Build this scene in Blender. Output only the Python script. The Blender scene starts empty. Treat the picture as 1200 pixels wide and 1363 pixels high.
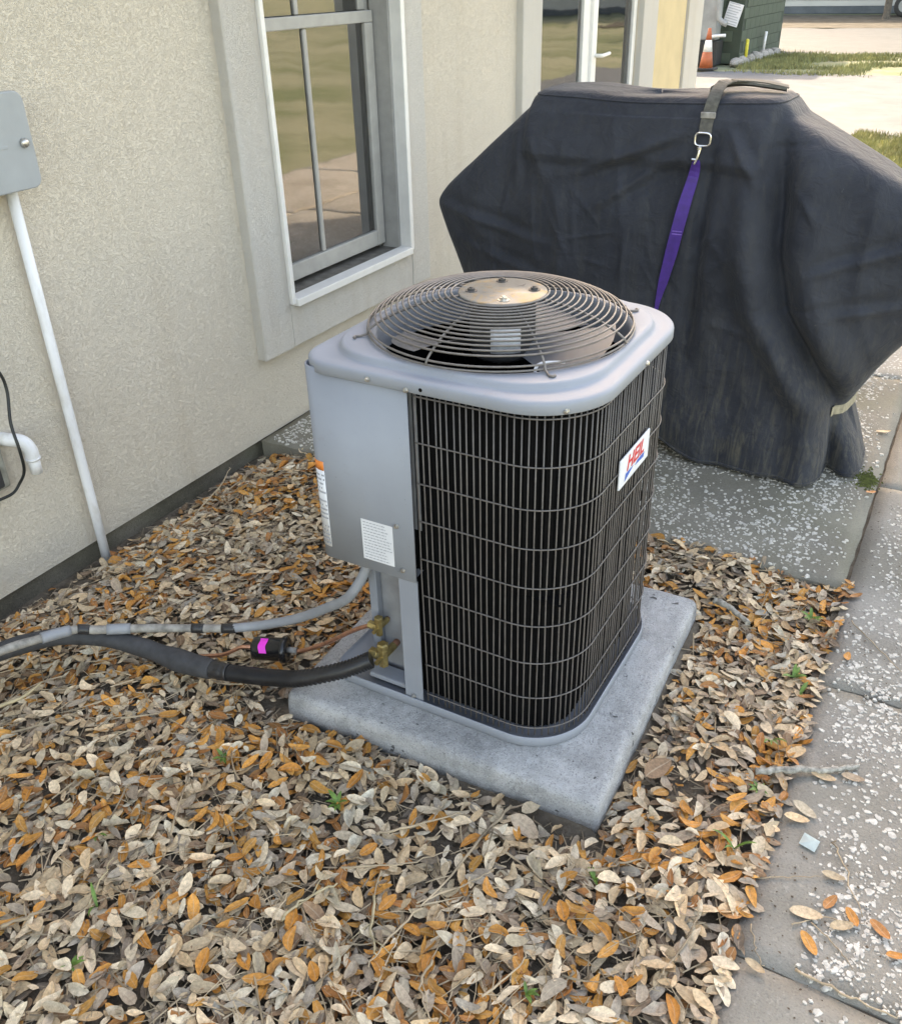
import bpy, bmesh, math, random
import numpy as np
from mathutils import Vector, Matrix, noise
random.seed(7); rng = np.random.default_rng(11)
R = math.radians; PI = math.pi
S = bpy.context.scene; COL = S.collection

# ------------------------------------------------------------------ camera
cam = bpy.data.cameras.new('camera'); camo = bpy.data.objects.new('camera', cam); COL.objects.link(camo)
RM = ((0.87083393, 0.23370723, -0.43246872), (0.49102825, -0.45512181, 0.7428024), (-0.02322765, -0.85921189, -0.51109236))
camo.matrix_world = Matrix(((RM[0][0], -RM[0][1], -RM[0][2], 0.0), (RM[1][0], -RM[1][1], -RM[1][2], 0.0),
                            (RM[2][0], -RM[2][1], -RM[2][2], 1.75), (0, 0, 0, 1)))
cam.sensor_fit = 'HORIZONTAL'; cam.sensor_width = 36.0; cam.lens = 36.0 * 1210.2 / 1200.0
cam.clip_start = 0.05; cam.clip_end = 600
S.camera = camo
# ------------------------------------------------------------------ light
SUN = Vector((-0.60, 0.80, 0.0)).normalized(); ELEV = R(29)
SUN = Vector((SUN.x * math.cos(ELEV), SUN.y * math.cos(ELEV), math.sin(ELEV)))
w = bpy.data.worlds.new('World'); S.world = w; w.use_nodes = True
nt = w.node_tree; bg = nt.nodes['Background']
sky = nt.nodes.new('ShaderNodeTexSky'); sky.sky_type = 'NISHITA'; sky.sun_disc = False
sky.sun_elevation = ELEV; sky.sun_rotation = math.atan2(SUN.x, SUN.y); sky.altitude = 0
sky.air_density = 1.0; sky.dust_density = 2.5; sky.ozone_density = 0.6
nt.links.new(sky.outputs[0], bg.inputs[0]); bg.inputs[1].default_value = 0.15
sl = bpy.data.lights.new('sun', 'SUN'); sl.energy = 2.0; sl.angle = R(0.6); sl.color = (1.0, 0.96, 0.90)
so = bpy.data.objects.new('sun', sl); COL.objects.link(so); so.rotation_euler = SUN.to_track_quat('Z', 'Y').to_euler()
so.location = (-8, 4, 9)
S.view_settings.view_transform = 'Standard'; S.view_settings.look = 'None'
S.view_settings.exposure = 2.75; S.view_settings.gamma = 1.0; S.view_settings.use_curve_mapping = False
try:
    S.view_settings.use_white_balance = True
    S.view_settings.white_balance_temperature = 9300; S.view_settings.white_balance_tint = 14
except Exception: pass
S.cycles.use_denoising = True
S.cycles.max_bounces = 6; S.cycles.diffuse_bounces = 4; S.cycles.glossy_bounces = 3; S.cycles.transmission_bounces = 4
S.cycles.transparent_max_bounces = 8; S.cycles.caustics_reflective = False; S.cycles.caustics_refractive = False

# ------------------------------------------------------------------ materials
MATS = {}
class NT:
    def __init__(s, name):
        s.m = bpy.data.materials.new(name); s.m.use_nodes = True; s.t = s.m.node_tree
        s.p = s.t.nodes['Principled BSDF']; MATS[name] = s.m
        s.co = None
    def n(s, kind, **k):
        x = s.t.nodes.new('ShaderNode' + kind)
        for a, b in k.items(): setattr(x, a, b)
        return x
    def l(s, a, b): s.t.links.new(a, b)
    def coord(s):
        if s.co is None: s.co = s.n('NewGeometry').outputs['Position']
        return s.co
    def mapped(s, sc):
        mp = s.n('Mapping'); mp.inputs['Scale'].default_value = sc; s.l(s.coord(), mp.inputs['Vector']); return mp.outputs[0]
    def noise(s, scale, detail=4, rough=0.55, dist=0.0, vec=None):
        x = s.n('TexNoise'); x.inputs['Scale'].default_value = scale; x.inputs['Detail'].default_value = detail
        x.inputs['Roughness'].default_value = rough; x.inputs['Distortion'].default_value = dist
        s.l(vec if vec is not None else s.coord(), x.inputs['Vector']); return x.outputs['Fac']
    def vor(s, scale, feature='F1', vec=None, out='Distance', rand=1.0):
        x = s.n('TexVoronoi'); x.feature = feature; x.inputs['Scale'].default_value = scale
        x.inputs['Randomness'].default_value = rand
        s.l(vec if vec is not None else s.coord(), x.inputs['Vector']); return x.outputs[out]
    def ramp(s, fac, stops):
        x = s.n('ValToRGB'); e = x.color_ramp.elements
        while len(e) < len(stops): e.new(0.5)
        for i, (p, c) in enumerate(stops):
            e[i].position = p; e[i].color = (c, c, c, 1) if isinstance(c, (int, float)) else (*c, 1)
        s.l(fac, x.inputs[0]); return x.outputs[0]
    def mix(s, f, a, b, mode='MIX'):
        x = s.n('Mix', data_type='RGBA', blend_type=mode)
        for sock, v in ((x.inputs[0], f), (x.inputs[6], a), (x.inputs[7], b)):
            if hasattr(v, 'links') or hasattr(v, 'is_linked'): s.l(v, sock)
            elif isinstance(v, (int, float)): sock.default_value = v if sock == x.inputs[0] else (v, v, v, 1)
            else: sock.default_value = (*v, 1)
        return x.outputs[2]
    def math(s, op, a, b=None):
        x = s.n('Math', operation=op)
        for i, v in enumerate((a, b)):
            if v is None: continue
            if isinstance(v, (int, float)): x.inputs[i].default_value = v
            else: s.l(v, x.inputs[i])
        return x.outputs[0]
    def bump(s, h, strength=0.3, dist=0.01, nrm=None):
        x = s.n('Bump'); x.inputs['Strength'].default_value = strength; x.inputs['Distance'].default_value = dist
        s.l(h, x.inputs['Height'])
        if nrm is not None: s.l(nrm, x.inputs['Normal'])
        s.l(x.outputs[0], s.p.inputs['Normal']); return x.outputs[0]
    def col(s, c):
        if hasattr(c, 'is_linked'): s.l(c, s.p.inputs['Base Color'])
        else: s.p.inputs['Base Color'].default_value = (*c, 1)
    def set(s, rough=0.6, metal=0.0, spec=None, **k):
        if hasattr(rough, 'is_linked'): s.l(rough, s.p.inputs['Roughness'])
        else: s.p.inputs['Roughness'].default_value = rough
        s.p.inputs['Metallic'].default_value = metal
        if spec is not None: s.p.inputs['Specular IOR Level'].default_value = spec
        for a, b in k.items(): s.p.inputs[a].default_value = b
        return s.m

def plain(name, c, rough=0.5, metal=0.0, var=0.12, scale=30, bump=0.0, bscale=200, spec=None):
    t = NT(name); f = t.noise(scale, 5)
    lo = tuple(max(0, v * (1 - var)) for v in c); hi = tuple(v * (1 + var) for v in c)
    t.col(t.mix(t.ramp(f, [(0.3, 0.0), (0.7, 1.0)]), lo, hi))
    r = t.math('ADD', t.math('MULTIPLY', f, 0.2), rough - 0.1)
    t.set(rough=r, metal=metal, spec=spec)
    if bump: t.bump(t.noise(bscale, 3), bump, 0.002)
    return t.m

def stucco(name, c, c2, worm=75, strength=0.9):
    t = NT(name)
    big = t.ramp(t.noise(1.3, 5, 0.6), [(0.35, 0.0), (0.7, 1.0)])
    base = t.mix(big, c, c2)
    drips = t.ramp(t.noise(1.0, 4, 0.6, 0.4, t.mapped((1, 5, 0.7))), [(0.5, 0.0), (0.75, 1.0)])
    base = t.mix(t.math('MULTIPLY', drips, 0.20), base, (0.42, 0.32, 0.21))
    wn = t.noise(worm, 3, 0.6, 2.2); lines = t.ramp(wn, [(0.36, 0.0), (0.5, 1.0)])
    wn2 = t.noise(worm * 2.3, 2, 0.5, 1.0)
    base = t.mix(t.math('MULTIPLY', t.math('SUBTRACT', 1.0, lines), 0.06), base, (0.28, 0.25, 0.2))
    spots = t.ramp(t.noise(9, 2, 0.5), [(0.76, 0.0), (0.8, 1.0)])
    base = t.mix(t.math('MULTIPLY', spots, 0.5), base, (0.2, 0.18, 0.15))
    t.col(base); t.set(rough=0.9, spec=0.2)
    h = t.math('ADD', lines, t.math('MULTIPLY', wn2, 0.6)); t.bump(h, strength, 0.006)
    return t.m

def concrete(name, c, c2, stain, speck=0.35, shells=0.0, moss=0.0):
    t = NT(name)
    base = t.mix(t.ramp(t.noise(3, 6, 0.6), [(0.35, 0.0), (0.68, 1.0)]), c, c2)
    base = t.mix(t.math('MULTIPLY', t.ramp(t.noise(1.6, 6, 0.65, 0.6), [(0.44, 0.0), (0.66, 1.0)]), 0.75), base, stain)
    fine = t.noise(190, 3, 0.6)
    base = t.mix(t.math('MULTIPLY', t.ramp(fine, [(0.3, 1.0), (0.48, 0.0)]), speck), base, tuple(v * 0.35 for v in c))
    base = t.mix(t.math('MULTIPLY', t.ramp(t.noise(120, 2, 0.5), [(0.6, 0.0), (0.72, 1.0)]), speck), base, tuple(min(0.9, v * 1.8) for v in c))
    if moss:
        base = t.mix(t.math('MULTIPLY', t.ramp(t.noise(2.2, 5, 0.6), [(0.45, 0.0), (0.7, 1.0)]), moss), base, (0.16, 0.17, 0.08))
    if shells:
        v = t.vor(55); base = t.mix(t.math('MULTIPLY', t.ramp(v, [(0.22, 1.0), (0.3, 0.0)]), shells), base, (0.75, 0.74, 0.7))
    t.col(base); t.set(rough=0.88, spec=0.25)
    t.bump(t.math('ADD', t.noise(60, 5, 0.65), fine), 0.6, 0.004)
    return t.m

stucco('stucco', (0.70, 0.63, 0.535), (0.635, 0.575, 0.49), worm=138, strength=0.72)
stucco('trim_stucco', (0.66, 0.625, 0.57), (0.58, 0.56, 0.53), worm=190, strength=0.7)
concrete('tabby', (0.20, 0.185, 0.155), (0.265, 0.245, 0.205), (0.165, 0.15, 0.115), moss=0.18)
concrete('walk', (0.25, 0.235, 0.208), (0.32, 0.302, 0.27), (0.175, 0.16, 0.135), moss=0.12)
concrete('walk_far', (0.31, 0.29, 0.255), (0.38, 0.36, 0.32), (0.22, 0.20, 0.165), shells=0.7)
concrete('driveway', (0.092, 0.106, 0.12), (0.115, 0.132, 0.148), (0.075, 0.086, 0.097), speck=0.2)
concrete('road_grey', (0.060, 0.073, 0.084), (0.072, 0.087, 0.10), (0.05, 0.062, 0.071), speck=0.2)
concrete('foundation', (0.13, 0.115, 0.09), (0.25, 0.22, 0.175), (0.07, 0.06, 0.045), speck=0.6, moss=0.3)

t = NT('pad_concrete')
b = t.mix(t.ramp(t.noise(5, 7, 0.7, 0.4), [(0.36, 0.0), (0.64, 1.0)]), (0.33, 0.335, 0.342), (0.58, 0.585, 0.595))
b = t.mix(t.math('MULTIPLY', t.ramp(t.noise(9, 7, 0.75, 0.6), [(0.54, 0.0), (0.72, 1.0)]), 0.6), b, (0.19, 0.19, 0.19))
b = t.mix(t.math('MULTIPLY', t.ramp(t.noise(26, 6, 0.7), [(0.55, 0.0), (0.72, 1.0)]), 0.6), b, (0.60, 0.62, 0.64))
fn = t.noise(260, 4, 0.7); fn2 = t.noise(120, 4, 0.7)
b = t.mix(t.math('MULTIPLY', t.ramp(fn, [(0.34, 1.0), (0.47, 0.0)]), 0.7), b, (0.11, 0.115, 0.12))
b = t.mix(t.math('MULTIPLY', t.ramp(fn2, [(0.58, 0.0), (0.68, 1.0)]), 0.5), b, (0.62, 0.64, 0.66))
b = t.mix(t.math('MULTIPLY', t.ramp(t.noise(34, 2, 0.5), [(0.70, 0.0), (0.73, 1.0)]), 0.8), b, (0.04, 0.04, 0.04))
t.col(b); t.set(rough=0.92, spec=0.2); t.bump(t.math('ADD', t.math('ADD', fn, fn2), t.math('MULTIPLY', t.noise(38, 5, 0.7), 2.0)), 1.0, 0.005)

t = NT('soil')
b = t.mix(t.ramp(t.noise(14, 6, 0.7), [(0.35, 0.0), (0.7, 1.0)]), (0.10, 0.08, 0.06), (0.22, 0.18, 0.14))
b = t.mix(t.ramp(t.noise(160, 3), [(0.62, 0.0), (0.7, 0.6)]), b, (0.22, 0.19, 0.15))
t.col(b); t.set(rough=0.95, spec=0.15); t.bump(t.noise(70, 6, 0.7), 0.9, 0.012)

def leafmat(name, alpha=1.0):
    t = NT(name)
    at = t.n('Attribute', attribute_name='col')
    uv = t.n('UVMap'); sep = t.n('SeparateXYZ'); t.l(uv.outputs[0], sep.inputs[0])
    d = t.math('ABSOLUTE', t.math('SUBTRACT', sep.outputs[1], 0.5))
    rib = t.ramp(d, [(0.0, 1.0), (0.06, 0.0)])
    ve = t.math('ADD', t.math('MULTIPLY', sep.outputs[0], 9.0), t.math('MULTIPLY', d, -7.0))
    fr = t.math('ABSOLUTE', t.math('SUBTRACT', t.math('FRACT', ve), 0.5))
    vein = t.ramp(fr, [(0.0, 1.0), (0.12, 0.0)])
    mott = t.ramp(t.noise(120, 4, 0.65), [(0.3, 0.62), (0.7, 1.18)])
    b = t.mix(1.0, at.outputs['Color'], mott, 'MULTIPLY')
    b = t.mix(t.math('MULTIPLY', rib, 0.45), b, (0.5, 0.42, 0.30))
    b = t.mix(t.math('MULTIPLY', vein, 0.12), b, (0.12, 0.08, 0.05))
    spots = t.ramp(t.noise(300, 2), [(0.70, 0.0), (0.76, 0.55)])
    b = t.mix(spots, b, (0.16, 0.10, 0.065))
    t.col(b); t.set(rough=0.55, spec=0.35)
    t.bump(t.math('ADD', t.math('MULTIPLY', vein, 0.5), t.noise(200, 3)), 0.35, 0.002)
    return t.m
leafmat('leaf')
plain('twig', (0.36, 0.275, 0.185), 0.85, var=0.6, scale=9, bump=0.6, bscale=300)
plain('lichen_twig', (0.30, 0.285, 0.25), 0.9, var=0.5, scale=90, bump=0.7, bscale=300)
plain('debris', (0.09, 0.065, 0.045), 0.9, var=0.5, scale=80)
plain('straw', (0.42, 0.34, 0.21), 0.7, var=0.3, scale=30)
plain('weed', (0.10, 0.19, 0.035), 0.55, var=0.4, scale=70)
plain('grass_far', (0.20, 0.205, 0.085), 0.8, var=0.5, scale=3)
plain('shell', (0.50, 0.475, 0.43), 0.7, var=0.4, scale=70, bump=0.4, bscale=180)
t = NT('paint_grey')
f = t.noise(9, 5); b = t.mix(t.ramp(f, [(0.3, 0.0), (0.7, 1.0)]), (0.24, 0.262, 0.302), (0.268, 0.292, 0.335))
run = t.ramp(t.noise(2.2, 6, 0.7, 0.2, t.mapped((22, 22, 1.2))), [(0.56, 0.0), (0.8, 1.0)])
b = t.mix(t.math('MULTIPLY', run, 0.22), b, (0.34, 0.34, 0.33))
b = t.mix(t.math('MULTIPLY', t.ramp(t.noise(14, 6, 0.75), [(0.6, 0.0), (0.75, 1.0)]), 0.28), b, (0.19, 0.18, 0.165))
b = t.mix(t.ramp(t.noise(170, 2, 0.5), [(0.74, 0.0), (0.78, 0.5)]), b, (0.13, 0.12, 0.11))
t.col(b); t.set(rough=t.math('ADD', t.math('MULTIPLY', f, 0.3), 0.42), spec=0.4); t.bump(t.noise(5, 3), 0.25, 0.004)
plain('paint_plate', (0.30, 0.31, 0.33), 0.45, 0.2, var=0.12, scale=25)
plain('wire_brown', (0.125, 0.113, 0.107), 0.45, var=0.2, scale=50)
plain('wire_guard', (0.155, 0.14, 0.13), 0.4, var=0.2, scale=50)
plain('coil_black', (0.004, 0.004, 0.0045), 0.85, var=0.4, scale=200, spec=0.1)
plain('blade_grey', (0.13, 0.137, 0.15), 0.45, var=0.15, scale=20)
plain('motor_dark', (0.05, 0.05, 0.052), 0.5, var=0.2, scale=20)
plain('screw_zinc', (0.55, 0.54, 0.52), 0.35, 0.9, var=0.2, scale=120)
plain('brass', (0.40, 0.30, 0.13), 0.42, 0.8, var=0.3, scale=60)
plain('copper', (0.60, 0.30, 0.20), 0.35, 0.9, var=0.3, scale=60)
plain('label_white', (0.68, 0.70, 0.74), 0.5, var=0.04, scale=20)
plain('print_grey', (0.33, 0.35, 0.40), 0.6, var=0.25, scale=150)
plain('print_orange', (0.78, 0.23, 0.05), 0.5, var=0.05)
plain('print_red', (0.62, 0.03, 0.04), 0.45, var=0.1)
plain('print_blue', (0.03, 0.12, 0.50), 0.45, var=0.1)
plain('magenta', (0.80, 0.03, 0.55), 0.5, var=0.05)
plain('black_foam', (0.040, 0.042, 0.047), 0.7, var=0.3, scale=40, bump=0.3, bscale=250)
plain('black_corr', (0.018, 0.018, 0.02), 0.42, var=0.3, scale=40)
plain('black_gloss', (0.012, 0.012, 0.013), 0.25, var=0.3, scale=30)
plain('tape_black', (0.022, 0.022, 0.024), 0.4, var=0.3, scale=80, bump=0.5, bscale=120)
plain('conduit_grey', (0.25, 0.265, 0.29), 0.5, var=0.1, scale=25)
plain('pipe_dirty', (0.26, 0.245, 0.225), 0.7, var=0.4, scale=45, bump=0.4, bscale=200)
plain('box_grey', (0.30, 0.325, 0.345), 0.5, var=0.06, scale=10, bump=0.1, bscale=300)
t = NT('pvc_white')
b = t.mix(t.ramp(t.noise(22, 5, 0.6, 0, t.mapped((1, 1, 0.35))), [(0.5, 0.0), (0.72, 0.5)]), (0.70, 0.71, 0.73), (0.40, 0.37, 0.32))
t.col(b); t.set(rough=0.45)
plain('outlet_old', (0.25, 0.245, 0.21), 0.7, var=0.35, scale=30)
plain('cable_black', (0.012, 0.014, 0.014), 0.5, var=0.2)
plain('frame_white', (0.68, 0.67, 0.65), 0.5, var=0.06, scale=14)
plain('jamb_grey', (0.30, 0.295, 0.285), 0.6, var=0.1, scale=18)
plain('sash_grey', (0.33, 0.325, 0.31), 0.55, var=0.1, scale=18)
plain('sill_dark', (0.13, 0.12, 0.105), 0.8, var=0.4, scale=25)
plain('room_dark', (0.07, 0.065, 0.06), 0.9)
plain('tan_paint', (0.50, 0.40, 0.24), 0.75, var=0.08, scale=6)
plain('roof_shingle', (0.10, 0.095, 0.09), 0.9, var=0.4, scale=12)
plain('strap_olive', (0.085, 0.08, 0.068), 0.75, var=0.35, scale=60, bump=0.5, bscale=600)
plain('strap_tan', (0.30, 0.265, 0.19), 0.8, var=0.3, scale=60)
plain('purple', (0.05, 0.016, 0.185), 0.65, var=0.2, scale=40, bump=0.4, bscale=700)
plain('purple_light', (0.18, 0.10, 0.42), 0.65, var=0.2, scale=40)
plain('chrome', (0.75, 0.74, 0.72), 0.22, 1.0, var=0.1)
plain('cone_orange', (0.42, 0.11, 0.045), 0.6, var=0.15, scale=8)
plain('cone_white', (0.75, 0.74, 0.72), 0.5, var=0.1)
plain('rubber', (0.03, 0.03, 0.03), 0.8)
plain('green_paint', (0.06, 0.082, 0.058), 0.75, var=0.2, scale=3)
plain('mortar_green', (0.035, 0.05, 0.036), 0.85, var=0.2, scale=5)
plain('yellow_paint', (0.62, 0.55, 0.07), 0.6, var=0.15)
plain('bark', (0.10, 0.085, 0.07), 0.95, var=0.4, scale=14, bump=1.0, bscale=40)
plain('siding', (0.42, 0.42, 0.40), 0.8, var=0.08, scale=1)
plain('crown_leaf', (0.05, 0.085, 0.025), 0.7, var=0.5, scale=2)
plain('machine_grey', (0.26, 0.27, 0.27), 0.6, var=0.2, scale=4)
plain('scrap_pale', (0.62, 0.72, 0.72), 0.4, var=0.1, scale=60)
plain('moss', (0.10, 0.11, 0.03), 0.95, var=0.5, scale=60, bump=0.8, bscale=150)
plain('wheel_dark', (0.04, 0.04, 0.042), 0.7)

# fan motor plate: bare metal, rust bloom
t = NT('plate_rust')
f = t.noise(16, 6, 0.65, 0.8)
b = t.mix(t.ramp(f, [(0.48, 0.0), (0.66, 1.0)]), (0.22, 0.205, 0.185), (0.40, 0.25, 0.10))
b = t.mix(t.ramp(t.noise(60, 5, 0.7), [(0.55, 0.0), (0.7, 0.6)]), b, (0.09, 0.075, 0.06))
t.col(b); t.set(rough=t.math('ADD', t.math('MULTIPLY', f, 0.5), 0.1), metal=0.0, spec=0.25)

# faded grill cover
t = NT('cover_fabric')
b = t.mix(t.ramp(t.noise(3.5, 6, 0.65, 0.4), [(0.32, 0.0), (0.7, 1.0)]), (0.0135, 0.016, 0.0235), (0.035, 0.0395, 0.051))
streak = t.noise(3.2, 6, 0.7, 0.3, t.mapped((13.0, 13.0, 0.9)))
b = t.mix(t.math('MULTIPLY', t.ramp(streak, [(0.50, 0.0), (0.78, 1.0)]), 0.4), b, (0.055, 0.054, 0.048))
sepz = t.n('SeparateXYZ'); t.l(t.coord(), sepz.inputs[0])
low = t.ramp(t.math('MULTIPLY', sepz.outputs[2], 0.8), [(0.02, 1.0), (0.62, 0.0)])
st2 = t.ramp(t.noise(4.5, 6, 0.7, 0.5, t.mapped((11.0, 11.0, 1.2))), [(0.46, 0.0), (0.74, 1.0)])
b = t.mix(t.math('MULTIPLY', t.math('MULTIPLY', st2, low), 0.85), b, (0.115, 0.105, 0.080))
sp = t.ramp(t.noise(42, 3, 0.6), [(0.72, 0.0), (0.77, 0.6)])
b = t.mix(t.math('MULTIPLY', sp, 0.5), b, (0.16, 0.16, 0.15))
t.col(b); t.set(rough=0.72, spec=0.3)
t.p.inputs['Sheen Weight'].default_value = 0.08; t.p.inputs['Sheen Roughness'].default_value = 0.5
nb = t.bump(t.noise(900, 2), 0.25, 0.001)
t.bump(t.noise(16, 5, 0.6, 0.6), 0.5, 0.02, nb)

# lawn, far leaf strip
t = NT('lawn')
f = t.noise(0.55, 7, 0.7, 0.5, t.mapped((0.5, 1.0, 1)))
b = t.mix(t.ramp(f, [(0.38, 0.0), (0.56, 1.0)]), (0.14, 0.175, 0.10), (0.28, 0.285, 0.21))
b = t.mix(t.ramp(t.noise(25, 5, 0.7), [(0.4, 0.0), (0.75, 0.6)]), b, (0.21, 0.21, 0.11))
t.col(b); t.set(rough=0.95, spec=0.1); t.bump(t.noise(90, 4), 0.8, 0.02)
t = NT('far_litter')
b = t.mix(t.ramp(t.noise(2.2, 6, 0.7), [(0.36, 0.0), (0.66, 1.0)]), (0.06, 0.055, 0.045), (0.13, 0.12, 0.10))
t.col(b); t.set(rough=0.95, spec=0.1)

# window glass: clear pane with mirror reflection by Fresnel
t = NT('window_glass')
tr = t.n('BsdfTransparent'); gl = t.n('BsdfGlossy'); gl.inputs['Roughness'].default_value = 0.03
tr.inputs['Color'].default_value = (0.6, 0.63, 0.6, 1)
fr = t.n('Fresnel'); fr.inputs['IOR'].default_value = 3.3
bp = t.n('Bump'); bp.inputs['Strength'].default_value = 0.05; bp.inputs['Distance'].default_value = 0.02
t.l(t.noise(3.0, 2, 0.5), bp.inputs['Height']); t.l(bp.outputs[0], gl.inputs['Normal'])
mx = t.n('MixShader'); t.l(fr.outputs[0], mx.inputs[0]); t.l(tr.outputs[0], mx.inputs[1]); t.l(gl.outputs[0], mx.inputs[2])
t.l(mx.outputs[0], t.t.nodes['Material Output'].inputs[0])

# ------------------------------------------------------------------ object helpers
def props(o, label=None, cat=None, group=None, kind=None):
    for k, v in (('label', label), ('category', cat), ('group', group), ('kind', kind)):
        if v: o[k] = v
    return o
def thing(name, loc, label, cat, group=None):
    o = bpy.data.objects.new(name, None); COL.objects.link(o); o.location = loc; o.empty_display_size = 0.1
    return props(o, label, cat, group)
def link(name, me, mat, parent=None, loc=None, smooth=False):
    """part given in world coordinates; a child of a thing is offset by the thing's place, a sub-part lies in its part's frame"""
    o = bpy.data.objects.new(name, me); COL.objects.link(o)
    if mat and not me.materials: me.materials.append(MATS[mat])
    if smooth:
        for p in me.polygons: p.use_smooth = True
    L = Vector(loc) if loc is not None else Vector((0, 0, 0))
    if parent is not None:
        o.parent = parent; P = Vector(parent.location)
        if parent.parent: P = P + Vector(parent.parent.location)
        o.location = L - P
    elif loc is None and len(me.vertices):
        co = np.empty(len(me.vertices) * 3, dtype=np.float32); me.vertices.foreach_get('co', co); c = co.reshape(-1, 3)
        mn, mx_ = c.min(0), c.max(0); base = Vector(((mn[0] + mx_[0]) / 2, (mn[1] + mx_[1]) / 2, mn[2]))
        me.transform(Matrix.Translation(-base)); o.location = base
    else: o.location = L
    return o
def fin(bm, name):
    bmesh.ops.recalc_face_normals(bm, faces=bm.faces[:])
    me = bpy.data.meshes.new(name); bm.to_mesh(me); bm.free(); return me
def pyd(name, v, f):
    me = bpy.data.meshes.new(name); me.from_pydata([tuple(p) for p in v], [], f); me.update(); return me
def bx(bm, x0, x1, y0, y1, z0, z1, bev=0.0, seg=1):
    vs = [bm.verts.new((x, y, z)) for x in (x0, x1) for y in (y0, y1) for z in (z0, z1)]
    fs = [bm.faces.new([vs[i] for i in q]) for q in ((0, 1, 3, 2), (4, 6, 7, 5), (0, 4, 5, 1), (2, 3, 7, 6), (0, 2, 6, 4), (1, 5, 7, 3))]
    if bev:
        es = list({e for f in fs for e in f.edges})
        bmesh.ops.bevel(bm, geom=es, offset=bev, segments=seg, affect='EDGES', profile=0.5)
def box(name, mat, parent, x0, x1, y0, y1, z0, z1, bev=0.0, seg=1):
    bm = bmesh.new(); bx(bm, x0, x1, y0, y1, z0, z1, bev, seg); return link(name, fin(bm, name), mat, parent)
def smoothpath(pts, n=8):
    P = [Vector(p) for p in pts]; out = []
    if len(P) < 3: return P
    for i in range(len(P) - 1):
        p0 = P[max(i - 1, 0)]; p1 = P[i]; p2 = P[i + 1]; p3 = P[min(i + 2, len(P) - 1)]
        for k in range(n):
            t_ = k / n
            out.append(0.5 * ((2 * p1) + (p2 - p0) * t_ + (2 * p0 - 5 * p1 + 4 * p2 - p3) * t_ ** 2 + (3 * p1 - p0 - 3 * p2 + p3) * t_ ** 3))
    out.append(P[-1]); return out
def tube(bm, pts, rad, n=8, closed=False, cap=True):
    P = [Vector(p) for p in pts]; N = len(P); rings = []
    up = None
    for i in range(N):
        a = P[(i - 1) % N] if (closed or i > 0) else P[i]; c = P[(i + 1) % N] if (closed or i < N - 1) else P[i]
        d = (c - a).normalized()
        if up is None: up = Vector((0, 0, 1)) if abs(d.z) < 0.9 else Vector((1, 0, 0))
        s = d.cross(up); s = s.normalized() if s.length > 1e-6 else Vector((1, 0, 0)); u = s.cross(d).normalized(); up = u
        r = rad(i / max(N - 1, 1)) if callable(rad) else rad
        rings.append([bm.verts.new(P[i] + r * (math.cos(2 * PI * k / n) * s + math.sin(2 * PI * k / n) * u)) for k in range(n)])
    for i in range(N if closed else N - 1):
        A = rings[i]; B = rings[(i + 1) % N]
        for k in range(n): 
            f = bm.faces.new((A[k], A[(k + 1) % n], B[(k + 1) % n], B[k])); f.smooth = True
    if cap and not closed:
        bm.faces.new(rings[0][::-1]); bm.faces.new(rings[-1])
def tubeobj(name, mat, parent, pts, rad, n=8, closed=False, smooth=True):
    bm = bmesh.new(); tube(bm, pts, rad, n, closed); return link(name, fin(bm, name), mat, parent)
def lathe(bm, prof, c, axis='z', n=24, cap=True):
    """prof: list of (r, h) about the point c along the axis"""
    rings = []
    for r, h in prof:
        row = []
        for k in range(n):
            a = 2 * PI * k / n; u, v = r * math.cos(a), r * math.sin(a)
            p = {'z': (u, v, h), 'x': (h, u, v), 'y': (u, h, v)}[axis]
            row.append(bm.verts.new((c[0] + p[0], c[1] + p[1], c[2] + p[2])))
        rings.append(row)
    for A, B in zip(rings, rings[1:]):
        for k in range(n):
            f = bm.faces.new((A[k], A[(k + 1) % n], B[(k + 1) % n], B[k])); f.smooth = n > 10
    if cap:
        bm.faces.new(rings[0][::-1]); bm.faces.new(rings[-1])
def latheobj(name, mat, parent, prof, c, axis='z', n=24):
    bm = bmesh.new(); lathe(bm, prof, c, axis, n); return link(name, fin(bm, name), mat, parent)
def ribbon(name, mat, parent, pts, wid, wdir, th=0.002):
    """webbing: centre line pts, half-width per point, side direction per point"""
    bm = bmesh.new(); rows = []; N = len(pts)
    for i, p in enumerate(pts):
        p = Vector(p); d = (Vector(pts[min(i + 1, N - 1)]) - Vector(pts[max(i - 1, 0)])).normalized()
        s = Vector(wdir[i] if isinstance(wdir, list) else wdir); s = (s - s.dot(d) * d).normalized(); nn = s.cross(d).normalized()
        h = wid[i] if isinstance(wid, (list, tuple)) else wid
        rows.append([bm.verts.new(p + a * h * s + b_ * th * nn) for a, b_ in ((-1, -1), (1, -1), (1, 1), (-1, 1))])
    for A, B in zip(rows, rows[1:]):
        for k in range(4): bm.faces.new((A[k], A[(k + 1) % 4], B[(k + 1) % 4], B[k]))
    bm.faces.new(rows[0][::-1]); bm.faces.new(rows[-1])
    return link(name, fin(bm, name), mat, parent)
def copyobj(o, parent, loc):
    c = o.copy(); COL.objects.link(c); c.parent = parent
    P = Vector(parent.location) + (Vector(parent.parent.location) if parent.parent else Vector()) if parent else Vector()
    c.location = Vector(loc) - P; return c
def nz(x, y, z=0.0): return noise.noise(Vector((x, y, z)))

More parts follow.
